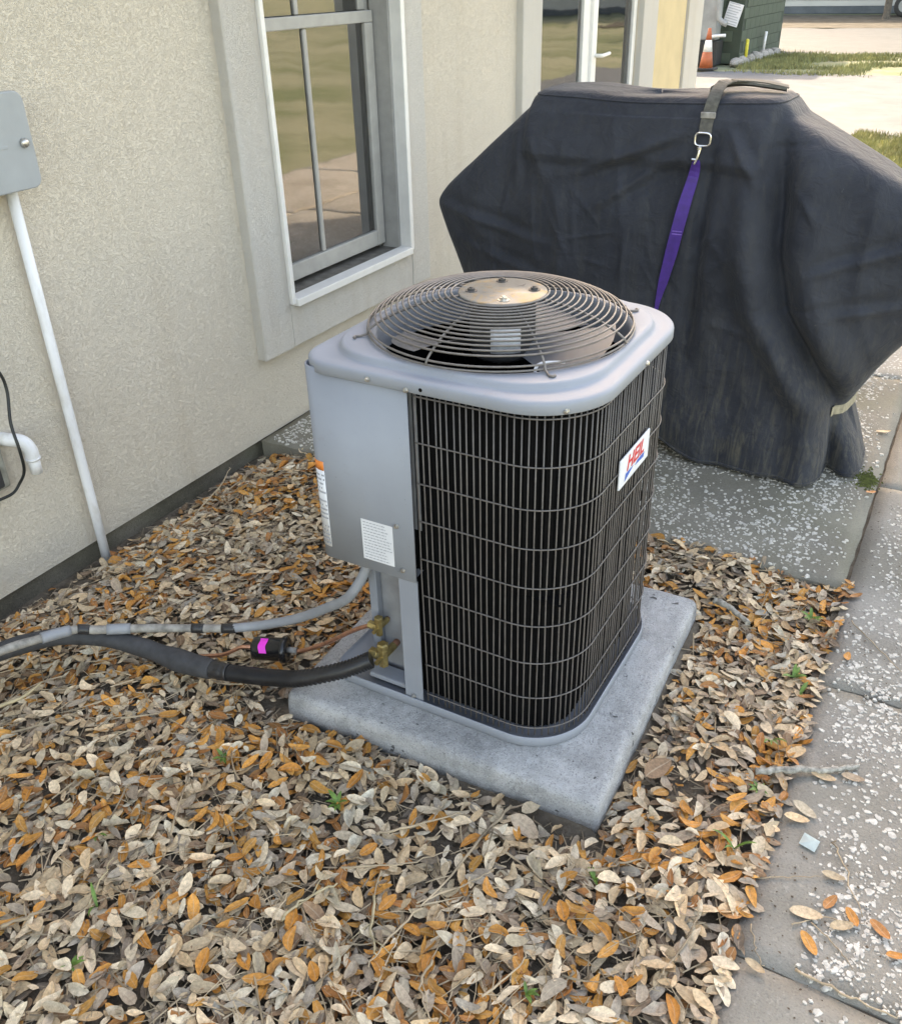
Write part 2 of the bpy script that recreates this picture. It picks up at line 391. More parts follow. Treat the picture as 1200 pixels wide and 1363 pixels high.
# ------------------------------------------------------------------ the setting: ground
SOIL_X0, SOIL_X1, SOIL_Y0, SOIL_Y1 = -2.62, -0.06, -1.2, 2.72
def soil_h(x, y):
    h = 0.010 * nz(x * 3, y * 3, 1.7) + 0.006 * nz(x * 9, y * 9, 4.1) - 0.004
    d = x + 2.5
    if d < 0.30: h -= 0.065 * (1 - max(d, 0) / 0.30) ** 1.3
    dp_ = math.hypot(max(-1.37 - x, 0, x + 0.465), max(1.405 - y, 0, y - 2.325))
    if 0 < dp_ < 0.16: h -= 0.024 * (1 - dp_ / 0.16)
    e = -0.1 - x
    if e < 0.16 and y < 1.55: h -= 0.018 * (1 - max(e, 0) / 0.16)
    return h
def grid(name, x0, x1, y0, y1, nx, ny, hf):
    v = [(x0 + (x1 - x0) * i / nx, y0 + (y1 - y0) * j / ny, 0) for j in range(ny + 1) for i in range(nx + 1)]
    v = [(x, y, hf(x, y)) for x, y, _ in v]
    f = [(j * (nx + 1) + i, j * (nx + 1) + i + 1, (j + 1) * (nx + 1) + i + 1, (j + 1) * (nx + 1) + i) for j in range(ny) for i in range(nx)]
    me = pyd(name, v, f)
    for p in me.polygons: p.use_smooth = True
    return me
props(link('ground', grid('ground', -200, 200, -200, 200, 8, 8, lambda x, y: -0.22), 'lawn', loc=(0, 0, 0)), 'wide flat ground sheet', None, None, 'structure')
props(link('soil_bed', grid('soil_bed', SOIL_X0, SOIL_X1, SOIL_Y0, SOIL_Y1, 170, 250, soil_h), 'soil', loc=(0, 0, 0)), 'dark bare soil bed beside the house', None, None, 'structure')
props(link('lawn', grid('lawn', 1.12, 70, -40, 9.0, 60, 50, lambda x, y: -0.01 + 0.02 * nz(x * .7, y * .7)), 'lawn', loc=(0, 0, 0)), None, None, None, 'structure')
props(link('far_lawn', grid('far_lawn', -70, 70, 9.0, 120, 60, 60, lambda x, y: -0.02), 'lawn', loc=(0, 0, 0)), None, None, None, 'structure')
def ragged(name, x0, x1, y0, y1, z, amp, nx=400):
    V = []
    for i in range(nx + 1):
        x = x0 + (x1 - x0) * i / nx
        V += [(x, y0 + amp * (nz(x * 0.9, 3.3) + 0.6 * nz(x * 3.5, 1.2)), z), (x, y1 + amp * (nz(x * 0.8, 7.3) + 0.6 * nz(x * 3.1, 9.2)), z)]
    return pyd(name, V, [(2 * i, 2 * i + 2, 2 * i + 3, 2 * i + 1) for i in range(nx)])
props(link('driveway', ragged('driveway', -30, 2.5, 11.7, 19.3, 0.0, 0.45), 'driveway', loc=(0, 0, 0)), None, None, None, 'structure')
props(link('road', ragged('road', -30, 3, 23.2, 33.2, 0.0, 0.7), 'road_grey', loc=(0, 0, 0)), None, None, None, 'structure')
props(link('leaf_strewn_verge', grid('leaf_strewn_verge', -60, 8, 33.0, 41.2, 20, 4, lambda x, y: 0.004), 'far_litter', loc=(0, 0, 0)), None, None, None, 'structure')

def slab(parent, x0, x1, y0, y1, z1, mat, th=0.11, seedn=0.0):
    """a cast slab with slightly worn, wandering edges"""
    nx = max(2, int((x1 - x0) / 0.05)); ny = max(2, int((y1 - y0) / 0.05)); bm = bmesh.new(); rows = []
    nx = min(nx, 60); ny = min(ny, 80)
    for j in range(ny + 1):
        row = []
        for i in range(nx + 1):
            x = x0 + (x1 - x0) * i / nx; y = y0 + (y1 - y0) * j / ny; z = z1 + 0.0015 * nz(x * 6, y * 6, 3)
            ed = min(x - x0, x1 - x, y - y0, y1 - y)
            if ed < 1e-6:
                z -= 0.007 + 0.004 * nz(x * 17, y * 17, seedn)
                if i in (0, nx): x += 0.006 * nz(x * 9, y * 14, seedn)
                if j in (0, ny): y += 0.006 * nz(x * 14, y * 9, seedn)
            row.append(bm.verts.new((x, y, z)))
        rows.append(row)
    for A, B in zip(rows, rows[1:]):
        for i in range(nx): bm.faces.new((A[i], A[i + 1], B[i + 1], B[i])).smooth = True
    edge = rows[0][:] + [r[-1] for r in rows[1:]] + rows[-1][-2::-1] + [r[0] for r in rows[-2:0:-1]]
    low = [bm.verts.new((v.co.x, v.co.y, z1 - th)) for v in edge]
    for k in range(len(edge)):
        q = (k + 1) % len(edge); bm.faces.new((edge[q], edge[k], low[k], low[q]))
    return link('slab', fin(bm, 'slab'), mat, parent)
walk = props(bpy.data.objects.new('sidewalk', None), 'shell-flecked concrete sidewalk', None, None, 'structure'); COL.objects.link(walk)
yj = [-2.6, -0.3, 1.243, 2.165, 3.42, 4.57, 6.2, 7.9, 9.3, 11.9]
for a, b_ in zip(yj, yj[1:]):
    slab(walk, -0.098, 1.1, a + 0.002, b_ - 0.002, 0.03, 'walk' if a < 4.5 else 'walk_far', seedn=a)
link('joint_soil', pyd('joint_soil', [(x, y, 0.017) for y in (-2.5, 11.8) for x in (-0.118, 1.05)], [(0, 1, 3, 2)]), 'soil', walk)
patio = props(bpy.data.objects.new('patio', None), 'grey concrete patio with white shell chips', None, None, 'structure'); COL.objects.link(patio)
yp = [2.66, 4.565, 6.4, 8.9]
for a, b_ in zip(yp, yp[1:]):
    slab(patio, -2.49, -0.108, a + 0.004, b_ - 0.004, 0.03, 'tabby' if a < 4 else 'walk_far', seedn=a + 7)

# white oyster-shell chips cast into the concrete
def shells(parent, n, region, size, dens):
    V = []; F = []; placed = 0; tries = 0
    while placed < n and tries < n * 30:
        tries += 1
        x = random.uniform(region[0], region[1]); y = random.uniform(region[2], region[3])
        if random.random() > dens(x, y): continue
        a = random.choice((0.45, 0.6, 0.8, 1, 1, 1.35)) * random.uniform(*size); e = random.uniform(0.5, 0.95); ro = random.uniform(0, PI)
        k = random.randint(5, 8); b0 = len(V); zt = 0.0312 + random.uniform(0, 0.0014)
        tx, ty = random.gauss(0, .06), random.gauss(0, .06)
        offs = [random.uniform(0.6, 1.2) for _ in range(k)]
        for lev, sc in ((zt, 0.78), (0.0265, 1.0)):
            for q in range(k):
                t_ = 2 * PI * q / k; u = a * sc * offs[q] * math.cos(t_); v = a * e * sc * offs[q] * math.sin(t_)
                dx, dy = u * math.cos(ro) - v * math.sin(ro), u * math.sin(ro) + v * math.cos(ro)
                V.append((x + dx, y + dy, lev + (tx * dx + ty * dy if sc < 1 else 0) + 0.0015 * nz(x * 6, y * 6, 3)))
        F.append(tuple(range(b0, b0 + k)))
        for q in range(k): F.append((b0 + q, b0 + k + q, b0 + k + (q + 1) % k, b0 + (q + 1) % k))
        placed += 1
    o = link('shell_chips', pyd('shell_chips', V, F), 'shell', parent); o['kind'] = 'stuff'
def clamp(v, a=0.0, b=1.0): return max(a, min(b, v))
def dens_walk(x, y):
    d = 0.6 + 0.75 * nz(x * 2.3, y * 2.3, 9.3) + 0.4 * nz(x * 7, y * 7, 2.2)
    e = x + 0.098
    d *= clamp((e - 0.015 - 0.09 * clamp(0.5 + nz(y * 2, 5.5) * 1.4)) / 0.06)
    if y < 1.24: d *= 0.3
    for j in yj: d *= clamp(abs(y - j) / 0.03)
    if 2.3 < y < 3.0 and x < 0.1: d *= 0.6
    return clamp(d)
shells(walk, 10000, (-0.09, 0.55, 1.0, 4.56), (0.0040, 0.0100), dens_walk)
def dens_patio(x, y):
    d = 0.65 + 1.0 * nz(x * 2.6, y * 2.6, 3.3) + 0.4 * nz(x * 8, y * 8, 1.2)
    d *= clamp((y - 2.67) / 0.09 + 0.1) * clamp((-0.11 - x) / 0.13 - 0.1)
    return clamp(d)
shells(patio, 15000, (-2.45, -0.115, 2.67, 4.6), (0.0042, 0.0100), dens_patio)

# ------------------------------------------------------------------ house
WX = -2.5
house = thing('house', (-6.5, 0.3, -0.2), 'cream stucco house wall with windows and glass doors along the left', 'house')
WIN = (2.92, 3.90, 0.555, 2.10)     # opening y0 y1 z0 z1
DOOR = (5.42, 7.18, 0.06, 2.12)
ys = [-8.0, WIN[0], WIN[1], DOOR[0], DOOR[1], 8.655]; zs = sorted({0.02, WIN[2], WIN[3], DOOR[2], DOOR[3], 2.72})
bm = bmesh.new(); cells = {}
def isopen(yc, zc):
    return (WIN[0] < yc < WIN[1] and WIN[2] < zc < WIN[3]) or (DOOR[0] < yc < DOOR[1] and DOOR[2] < zc < DOOR[3])
vt = {}
def wv(x, y, z):
    k = (round(x, 4), round(y, 4), round(z, 4))
    if k not in vt: vt[k] = bm.verts.new((x, y, z))
    return vt[k]
for a, b_ in zip(ys, ys[1:]):
    for c, d in zip(zs, zs[1:]):
        if isopen((a + b_) / 2, (c + d) / 2): continue
        bm.faces.new((wv(WX, a, c), wv(WX, b_, c), wv(WX, b_, d), wv(WX, a, d)))
for (y0, y1, z0, z1) in (WIN, DOOR):
    for (p, q) in (((y0, z0), (y1, z0)), ((y1, z0), (y1, z1)), ((y1, z1), (y0, z1)), ((y0, z1), (y0, z0))):
        bm.faces.new((wv(WX, *p), wv(WX, *q), wv(WX - 0.16, *q), wv(WX - 0.16, *p)))
bm.faces.new((wv(WX, -8, 0.02), wv(WX - 0.05, -8, 0.02), wv(WX - 0.05, 8.655, 0.02), wv(WX, 8.655, 0.02)))
me = bpy.data.meshes.new('wall'); bmesh.ops.recalc_face_normals(bm, faces=bm.faces[:]); bm.to_mesh(me); bm.free()
link('wall', me, 'stucco', house)
box('end_wall', 'stucco', house, -11.0, -2.505, 8.56, 8.652, 0.02, 2.72)
box('rear_wall', 'stucco', house, -11.1, -11.0, -8, 8.65, 0.02, 2.72)
box('near_end_wall', 'stucco', house, -11.0, -2.505, -8.0, -7.9, 0.02, 2.72)
box('foundation', 'foundation', house, -2.70, -2.525, -8, 8.60, -0.2, 0.018)
rf = None
bm = bmesh.new()
v = [bm.verts.new(p) for p in ((-2.02, -8.4, 2.74), (-2.02, 9.0, 2.74), (-6.75, 9.0, 4.55), (-6.75, -8.4, 4.55), (-11.5, -8.4, 2.74), (-11.5, 9.0, 2.74),
                               (-2.02, -8.4, 2.86), (-2.02, 9.0, 2.86), (-6.75, 9.0, 4.69), (-6.75, -8.4, 4.69), (-11.5, -8.4, 2.86), (-11.5, 9.0, 2.86))]
for q in ((0, 1, 2, 3), (3, 2, 5, 4), (6, 9, 8, 7), (9, 10, 11, 8), (0, 6, 7, 1), (5, 11, 10, 4), (1, 7, 8, 2), (2, 8, 11, 5), (0, 3, 9, 6), (3, 4, 10, 9)):
    bm.faces.new([v[i] for i in q])
rf = link('roof', fin(bm, 'roof'), 'roof_shingle', house)
box('soffit', 'frame_white', house, -2.495, -2.03, -8.3, 8.9, 2.722, 2.738)
bm = bmesh.new()
v = [bm.verts.new(p) for p in ((-2.51, 8.60, 2.73), (-11.0, 8.60, 2.73), (-6.75, 8.60, 4.53))]; bm.faces.new(v)
v = [bm.verts.new(p) for p in ((-2.51, -7.95, 2.73), (-11.0, -7.95, 2.73), (-6.75, -7.95, 4.53))]; bm.faces.new(v)
link('gable', fin(bm, 'gable'), 'stucco', house)
box('corner_board', 'trim_stucco', house, -2.56, -2.462, 8.30, 8.70, -0.05, 2.715, 0.004)
box('wall_panel', 'tan_paint', house, -2.499, -2.485, 7.52, 8.285, 0.03, 2.715)
# dark room behind the glass
bm = bmesh.new()
bx(bm, -5.0, -2.67, 2.3, 4.6, 0.1, 2.5); bx(bm, -5.0, -2.67, 4.9, 7.9, 0.02, 2.5)
me = fin(bm, 'room'); 
bm = bmesh.new(); bm.from_mesh(me)
bmesh.ops.delete(bm, geom=[f for f in bm.faces if f.calc_center_median().x > -2.7], context='FACES_ONLY'); bm.to_mesh(me); bm.free()
link('room', me, 'room_dark', house)

# the near window
win = box('window', 'trim_stucco', house, WX - 0.03, -2.455, 2.726, WIN[0] - 0.002, 0.365, 2.33, 0.006, 2)   # left casing board
win['label'] = 'window with wide grey-cream stucco surround'
box('trim', 'trim_stucco', win, WX - 0.03, -2.4555, WIN[1] + 0.002, 4.075, 0.366, 2.329, 0.006, 2)
box('trim', 'trim_stucco', win, WX - 0.03, -2.4565, WIN[0] - 0.002, WIN[1] + 0.002, 0.367, WIN[2] - 0.004, 0.004)
box('trim', 'trim_stucco', win, WX - 0.03, -2.4565, WIN[0] - 0.002, WIN[1] + 0.002, WIN[3] + 0.004, 2.328, 0.004)
for nm, a in (('frame', (-2.56, -2.440, WIN[0] - 0.001, WIN[0] + 0.022, WIN[2], WIN[3])), ('frame', (-2.56, -2.440, WIN[1] - 0.030, WIN[1] + 0.001, WIN[2], WIN[3])),
              ('sill', (-2.50, -2.428, WIN[0] + 0.0225, WIN[1] - 0.0305, WIN[2] - 0.012, WIN[2] + 0.020)), ('frame', (-2.56, -2.441, WIN[0] + 0.0225, WIN[1] - 0.0305, WIN[3] - 0.03, WIN[3]))):
    box(nm, 'frame_white', win, *a, 0.003, 2)
box('sill_ledge', 'sill_dark', win, -2.64, -2.5005, WIN[0] + 0.0225, WIN[1] - 0.0305, WIN[2] - 0.01, WIN[2] + 0.012, 0.002)
for k, (x0, x1) in enumerate(((-2.595, -2.50), (-2.63, -2.61))):       # jamb tracks
    box('jamb', 'jamb_grey', win, x0, x1, WIN[1] - 0.048 - 0.012 * k, WIN[1] - 0.0302, WIN[2] + 0.0125, WIN[3] - 0.03)
    box('jamb', 'jamb_grey', win, x0, x1, WIN[0] + 0.0222, WIN[0] + 0.036, WIN[2] + 0.0125, WIN[3] - 0.03)
SX0, SX1 = -2.605, -2.570
y0, y1 = WIN[0] + 0.037, WIN[1] - 0.062
for nm, a in (('sash_rail', (y0 + 0.035, y1 - 0.065, 0.592, 0.665)), ('sash_rail', (y0, y1, 1.565, 1.612)), ('sash_stile', (y0, y0 + 0.034, 0.592, 1.564)),
              ('sash_stile', (y1 - 0.064, y1, 0.592, 1.564))):
    box(nm, 'sash_grey', win, SX0, SX1, *a, 0.004, 2)
box('muntin', 'sash_grey', win, -2.597, -2.576, 3.335, 3.360, 0.666, 1.564, 0.004)
for (a, c) in ((y0 + 0.034, 3.335), (3.360, y1 - 0.064)): box('pane', 'window_glass', win, -2.590, -2.587, a, c, 0.665, 1.565)
for nm, a in (('sash_stile', (y0, y0 + 0.034, 1.613, 2.06)), ('sash_stile', (y1 - 0.05, y1, 1.613, 2.06)), ('muntin', (3.335, 3.36, 1.613, 2.06))):
    box(nm, 'sash_grey', win, -2.633, -2.608, *a, 0.003)
for (a, c) in ((y0 + 0.034, 3.335), (3.360, y1 - 0.05)): box('pane', 'window_glass', win, -2.622, -2.619, a, c, 1.613, 2.06)

# far glass double door
dr = box('glass_door', 'trim_stucco', house, WX - 0.03, -2.458, 5.165, DOOR[0] - 0.002, 0.04, 2.36, 0.006, 2); dr['label'] = 'pale framed glass double door beyond the grill'
box('trim', 'trim_stucco', dr, WX - 0.03, -2.46, DOOR[1] + 0.002, 7.50, 0.04, 2.36, 0.006, 2)
box('trim', 'trim_stucco', dr, WX - 0.03, -2.462, DOOR[0], DOOR[1], DOOR[3] + 0.004, 2.355, 0.004)
for (a, c) in ((5.425, 6.29), (6.31, 7.175)):
    st = 0.05 if a < 6 else 0.11
    for nm, q in (('stile', (a, a + st, 0.07, 2.11)), ('stile', (c - (0.115 if a < 6 else 0.06), c, 0.07, 2.11))):
        box(nm, 'frame_white', dr, -2.56, -2.512, *q, 0.004)
    c2 = c - (0.115 if a < 6 else 0.06)
    box('rail', 'frame_white', dr, -2.559, -2.513, a + st + 0.001, c2 - 0.001, 0.07, 0.30, 0.004)
    box('rail', 'frame_white', dr, -2.559, -2.513, a + st + 0.001, c2 - 0.001, 1.98, 2.11, 0.004)
    box('pane', 'window_glass', dr, -2.54, -2.534, a + st, c2, 0.30, 1.98)
for (a, c) in ((5.48, 6.17), (6.43, 7.11)):  # pale slats added behind the panes to stand in for pale reflections
    for k in range(30): box('added_pale_slat', 'frame_white', dr, -2.615, -2.59, a, c, 0.55 + k * 0.047, 0.553 + k * 0.047 + 0.034)
box('astragal', 'frame_white', dr, -2.515, -2.49, 6.285, 6.318, 0.07, 2.11, 0.004)
box('handle_plate', 'frame_white', dr, -2.512, -2.498, 6.335, 6.38, 1.12, 1.38, 0.004)
bm = bmesh.new(); tube(bm, smoothpath([(-2.505, 6.36, 1.245), (-2.46, 6.36, 1.245), (-2.45, 6.39, 1.245), (-2.45, 6.50, 1.25)], 4), 0.012, 8)
link('handle', fin(bm, 'handle'), 'frame_white', dr)

# ------------------------------------------------------------------ things on the house wall
eb = thing('electrical_box', (-2.45, 1.6, 1.24), 'grey metal electrical box fixed high on the stucco wall', 'electrical box')
bm = bmesh.new(); bx(bm, -2.499, -2.412, 1.43, 1.812, 1.247, 1.492)
es = [e for e in bm.edges if abs(e.verts[0].co.x - e.verts[1].co.x) > 0.05]
bmesh.ops.bevel(bm, geom=es, offset=0.022, segments=4, affect='EDGES', profile=0.5); link('housing', fin(bm, 'housing'), 'box_grey', eb)
bm = bmesh.new(); bx(bm, -2.4115, -2.398, 1.424, 1.817, 1.240, 1.497)
es = [e for e in bm.edges if abs(e.verts[0].co.x - e.verts[1].co.x) > 0.005]
bmesh.ops.bevel(bm, geom=es, offset=0.028, segments=5, affect='EDGES', profile=0.5)
es = [e for e in bm.edges if e.verts[0].co.x > -2.399 and e.verts[1].co.x > -2.399]
bmesh.ops.bevel(bm, geom=es, offset=0.004, segments=2, affect='EDGES', profile=0.5)
dd = link('door', fin(bm, 'door'), 'box_grey', eb)
latheobj('latch', 'screw_zinc', dd, [(0.013, 0), (0.013, 0.006), (0.010, 0.012), (0.006, 0.014), (0.001, 0.014)], (-2.398, 1.785, 1.363), 'x', 14)
box('emboss', 'box_grey', dd, -2.398, -2.3965, 1.60, 1.73, 1.355, 1.362, 0.0005)
cd = tubeobj('white_conduit', 'pvc_white', None, [(-2.470, 1.757, 1.245), (-2.470, 1.757, 0.6), (-2.468, 1.756, 0.2), (-2.462, 1.752, -0.1)], 0.0165, 16)
props(cd, 'long white plastic pipe running down the wall from the grey box', 'pipe')
dp = thing('drain_elbow', (-2.45, 1.55, 0.40), 'short white plastic drain elbow poking out of the wall', 'pipe')
tubeobj('elbow', 'pvc_white', dp, smoothpath([(-2.51, 1.515, 0.532), (-2.47, 1.525, 0.532), (-2.437, 1.545, 0.524), (-2.424, 1.556, 0.498), (-2.424, 1.558, 0.462)], 6), 0.0215, 16)
tubeobj('stub', 'pvc_white', dp, [(-2.424, 1.558, 0.470), (-2.424, 1.558, 0.412)], 0.0185, 16)
tubeobj('collar', 'pvc_white', dp, [(-2.424, 1.558, 0.466), (-2.424, 1.558, 0.458)], 0.0232, 16)
cb = tubeobj('black_cable', 'cable_black', None, smoothpath([(-2.49, 1.50, 0.86), (-2.455, 1.545, 0.76), (-2.448, 1.553, 0.69), (-2.425, 1.52, 0.60), (-2.40, 1.507, 0.52), (-2.42, 1.515, 0.44), (-2.45, 1.505, 0.39), (-2.45, 1.47, 0.37), (-2.45, 1.40, 0.375)], 7), 0.0048, 8)
props(cb, 'thin black cable looping down the wall past the drain elbow', 'cable')
oc = thing('outlet_cover', (-2.48, 1.43, 0.38), 'weathered grey outlet cover at the left edge, behind the black cable', 'outlet')
bm = bmesh.new(); bx(bm, -2.499, -2.465, 1.36, 1.492, 0.385, 0.535, 0.012, 3); link('cover', fin(bm, 'cover'), 'outlet_old', oc)
bm = bmesh.new(); bx(bm, -2.466, -2.45, 1.375, 1.462, 0.40, 0.47, 0.008, 2); link('flap', fin(bm, 'flap'), 'rubber', oc)

# ------------------------------------------------------------------ pad
def rrect(n, x0, x1, y0, y1, rad):
    """outline of a rounded rectangle sampled at n polar angles; rad = radii (front-right, back-right, back-left, front-left)"""
    cx, cy = (x0 + x1) / 2, (y0 + y1) / 2; hx, hy = (x1 - x0) / 2, (y1 - y0) / 2; out = []
    for k in range(n):
        a = 2 * PI * k / n + 1e-4; dx, dy = math.cos(a), math.sin(a)
        r = rad[0] if dx > 0 and dy <= 0 else rad[1] if dx > 0 else rad[2] if dy > 0 else rad[3]
        tt = min(hx / abs(dx), hy / abs(dy)); px, py = tt * dx, tt * dy
        ccx, ccy = hx - r, hy - r
        if abs(px) > ccx and abs(py) > ccy:
            qx, qy = math.copysign(ccx, dx), math.copysign(ccy, dy); bq = dx * qx + dy * qy
            cc = qx * qx + qy * qy - r * r; tt = bq + math.sqrt(max(bq * bq - cc, 0)); px, py = tt * dx, tt * dy
        out.append((cx + px, cy + py))
    return out
def loft(rings, cap0=True, cap1=True, smooth=True):
    bm = bmesh.new(); rows = [[bm.verts.new(p) for p in r] for r in rings]; n = len(rows[0])
    for A, B in zip(rows, rows[1:]):
        for k in range(n): bm.faces.new((A[k], A[(k + 1) % n], B[(k + 1) % n], B[k])).smooth = smooth
    if cap0: bm.faces.new(rows[0][::-1])
    if cap1: bm.faces.new(rows[-1])
    return bm
PX0, PX1, PY0, PY1 = -1.368, -0.468, 1.408, 2.322
rings = []
for ins, z, rr in ((0.0, -0.03, 0.012), (0.0, 0.020, 0.012), (0.001, 0.040, 0.013), (0.003, 0.056, 0.014), (0.006, 0.0635, 0.016), (0.011, 0.068, 0.018), (0.02, 0.0705, 0.02), (0.035, 0.071, 0.03), (0.06, 0.0712, 0.05), (0.1, 0.0712, 0.06), (0.15, 0.0712, 0.08), (0.22, 0.0712, 0.1), (0.42, 0.0712, 0.01)):
    o_ = rrect(480, PX0 + ins, PX1 - ins, PY0 + ins, PY1 - ins, (rr,) * 4)
    rings.append([(x + 0.0025 * nz(x * 11, y * 11, z * 20) + 0.0016 * nz(x * 45, y * 45, z * 60), y + 0.0025 * nz(x * 11, y * 11, z * 20 + 5) + 0.0016 * nz(x * 45, y * 45, z * 60 + 9), z + (0.0022 * nz(x * 9, y * 9, 2) + (0.0016 * nz(x * 50, y * 50, 7) if ins < 0.03 else 0) if z > 0 else 0)) for x, y in o_])
pc = ((PX0 + PX1) / 2, (PY0 + PY1) / 2); ca_, sa_ = math.cos(R(2.0)), math.sin(R(2.0))
rings = [[(pc[0] + (x - pc[0]) * ca_ - (y - pc[1]) * sa_, pc[1] + (x - pc[0]) * sa_ + (y - pc[1]) * ca_, z) for x, y, z in r_] for r_ in rings]
pad = link('concrete_pad', fin(loft(rings), 'pad'), 'pad_concrete')
props(pad, 'square pale grey concrete pad under the air conditioner', 'concrete pad')

# ------------------------------------------------------------------ air conditioner
UX0, UX1, UY0, UY1 = -1.270, -0.586, 1.521, 2.200; CX, CY = (UX0 + UX1) / 2, (UY0 + UY1) / 2
ac = thing('air_conditioner', (CX, CY, 0.071), 'grey outdoor air conditioner with wire grille and round fan guard', 'air conditioner')
RC = (0.155, 0.155, 0.155, 0.05)
n = 160
def R2(ins, z, rr): return [(x, y, z) for x, y in rrect(n, UX0 + ins, UX1 - ins, UY0 + ins, UY1 - ins, tuple(max(0.02, r - ins) for r in rr))]
# base pan
link('base_pan', fin(loft([R2(0.03, 0.0725, RC), R2(-0.008, 0.0725, RC), R2(-0.010, 0.0735, RC), R2(-0.010, 0.100, RC), R2(-0.009, 0.1015, RC), R2(-0.007, 0.1015, RC), R2(-0.006, 0.090, RC), R2(0.1, 0.093, RC), R2(0.3, 0.093, RC)]), 'base_pan'), 'paint_grey', ac)
# wrap-around path of the coil and grille (front, right, back, left)
def path_pts(ins, step):
    P = []; r = 0.155 - ins; x0, x1, y0, y1 = UX0 + ins, UX1 - ins, UY0 + ins, UY1 - ins
    segs = [((-0.972 - (0.06 if ins > 0.02 else 0), y0), (x1 - r, y0)), ((x1 - r, y0 + r), -90, 0), ((x1, y0 + r), (x1, y1 - r)), ((x1 - r, y1 - r), 0, 90), ((x1 - r, y1), (x0 + r, y1)), ((x0 + r, y1 - r), 90, 180), ((x0, y1 - r), (x0, 1.80))]
    for s in segs:
        if len(s) == 2:
            a, b_ = Vector(s[0]), Vector(s[1]); m = max(1, round((b_ - a).length / 0.004))
            P += [a + (b_ - a) * k / m for k in range(m)]
        else:
            m = max(4, round(r * PI / 2 / 0.004))
            P += [Vector((s[0][0] + r * math.cos(R(s[1] + (s[2] - s[1]) * k / m)), s[0][1] + r * math.sin(R(s[1] + (s[2] - s[1]) * k / m)))) for k in range(m)]
    out = [P[0]]; acc = 0
    for a, b_ in zip(P, P[1:]):
        acc += (b_ - a).length
        if acc >= step: out.append(b_); acc -= step
    return out
# coil with fine vertical fins
cp = path_pts(0.040, 0.006); V = []; F = []
for i, p in enumerate(cp):
    q = cp[min(i + 1, len(cp) - 1)] - cp[max(i - 1, 0)]; q = Vector((q.y, -q.x)).normalized() * (0.002 if i % 2 else -0.002)
    V += [(p.x + q.x, p.y + q.y, 0.095), (p.x + q.x, p.y + q.y, 0.985)]
F = [(2 * i, 2 * i + 2, 2 * i + 3, 2 * i + 1) for i in range(len(cp) - 1)]
link('coil', pyd('coil', V, F), 'coil_black', ac)
# grille
gr = thing('grille', (CX, CY, 0.1), None, None); gr.parent = ac; gr.location = (0, 0, 0.03)
for k in ('label', 'category'): 
    if k in gr: del gr[k]
gp = path_pts(0.004, 0.0158)
bm = bmesh.new(); tube(bm, [(0.0012 * math.sin(z * 9), 0, z) for z in (0.100, 0.3, 0.5, 0.7, 0.986)], 0.0019, 5); wm = fin(bm, 'vertical_wire'); wm.materials.append(MATS['wire_brown'])
def gchild(name, me, loc):
    o = bpy.data.objects.new(name, me); COL.objects.link(o); o.parent = gr
    o.location = Vector(loc) - Vector((CX, CY, 0.071 + 0.03)); return o
for i, p in enumerate(gp):
    o = gchild('vertical_wire', wm, (p.x + random.gauss(0, 0.0008), p.y + random.gauss(0, 0.0008), 0)); o.rotation_euler[2] = random.uniform(0, 6)
gh = [Vector((p.x, p.y, 0)) for p in path_pts(-0.001, 0.012)]
bm = bmesh.new(); tube(bm, gh, 0.0019, 5); hm = fin(bm, 'horizontal_wire'); hm.materials.append(MATS['wire_brown'])
for z in (0.970, 0.859, 0.756, 0.656, 0.551, 0.444, 0.334, 0.226, 0.128): gchild('horizontal_wire', hm, (0, 0, z))
# corner cabinet panel with rounded outer corner
def wrap(x_end, y_end, rad, ins=0.0, n=10):
    """open outline: from the coil edge on the front, round the corner, back along the left side"""
    x0, y0 = UX0 - 0.002 + ins, UY0 - 0.006 + ins; r = rad - ins
    return [(x_end, y0)] + [(x0 + r - r * math.sin(R(90 * k / n)), y0 + r - r * math.cos(R(90 * k / n))) for k in range(n + 1)] + [(x0, y_end)]
def shell_strip(name, outline, z0, z1, th, mat, parent, zs=None):
    bm = bmesh.new(); lv = [z0, z1] if zs is None else zs
    N = len(outline); A = []
    for z in lv: A.append([bm.verts.new((x, y, z)) for x, y in outline])
    for a, b_ in zip(A, A[1:]):
        for i in range(N - 1): bm.faces.new((a[i], a[i + 1], b_[i + 1], b_[i])).smooth = True
    geom = bm.faces[:]; bmesh.ops.recalc_face_normals(bm, faces=geom)
    bmesh.ops.solidify(bm, geom=geom, thickness=th)
    return link(name, fin(bm, name), mat, parent)
pan = shell_strip('access_panel', wrap(-0.985, 1.80, 0.034), 0.478, 0.992, 0.004, 'paint_grey', ac)
# closing floor of the control box
bm = bmesh.new(); pts = wrap(-0.99, 1.795, 0.05, 0.004) + [(-1.0, 1.795)]
bm.faces.new([bm.verts.new((x, y, 0.486)) for x, y in pts]); link('box_floor', fin(bm, 'box_floor'), 'paint_plate', ac)
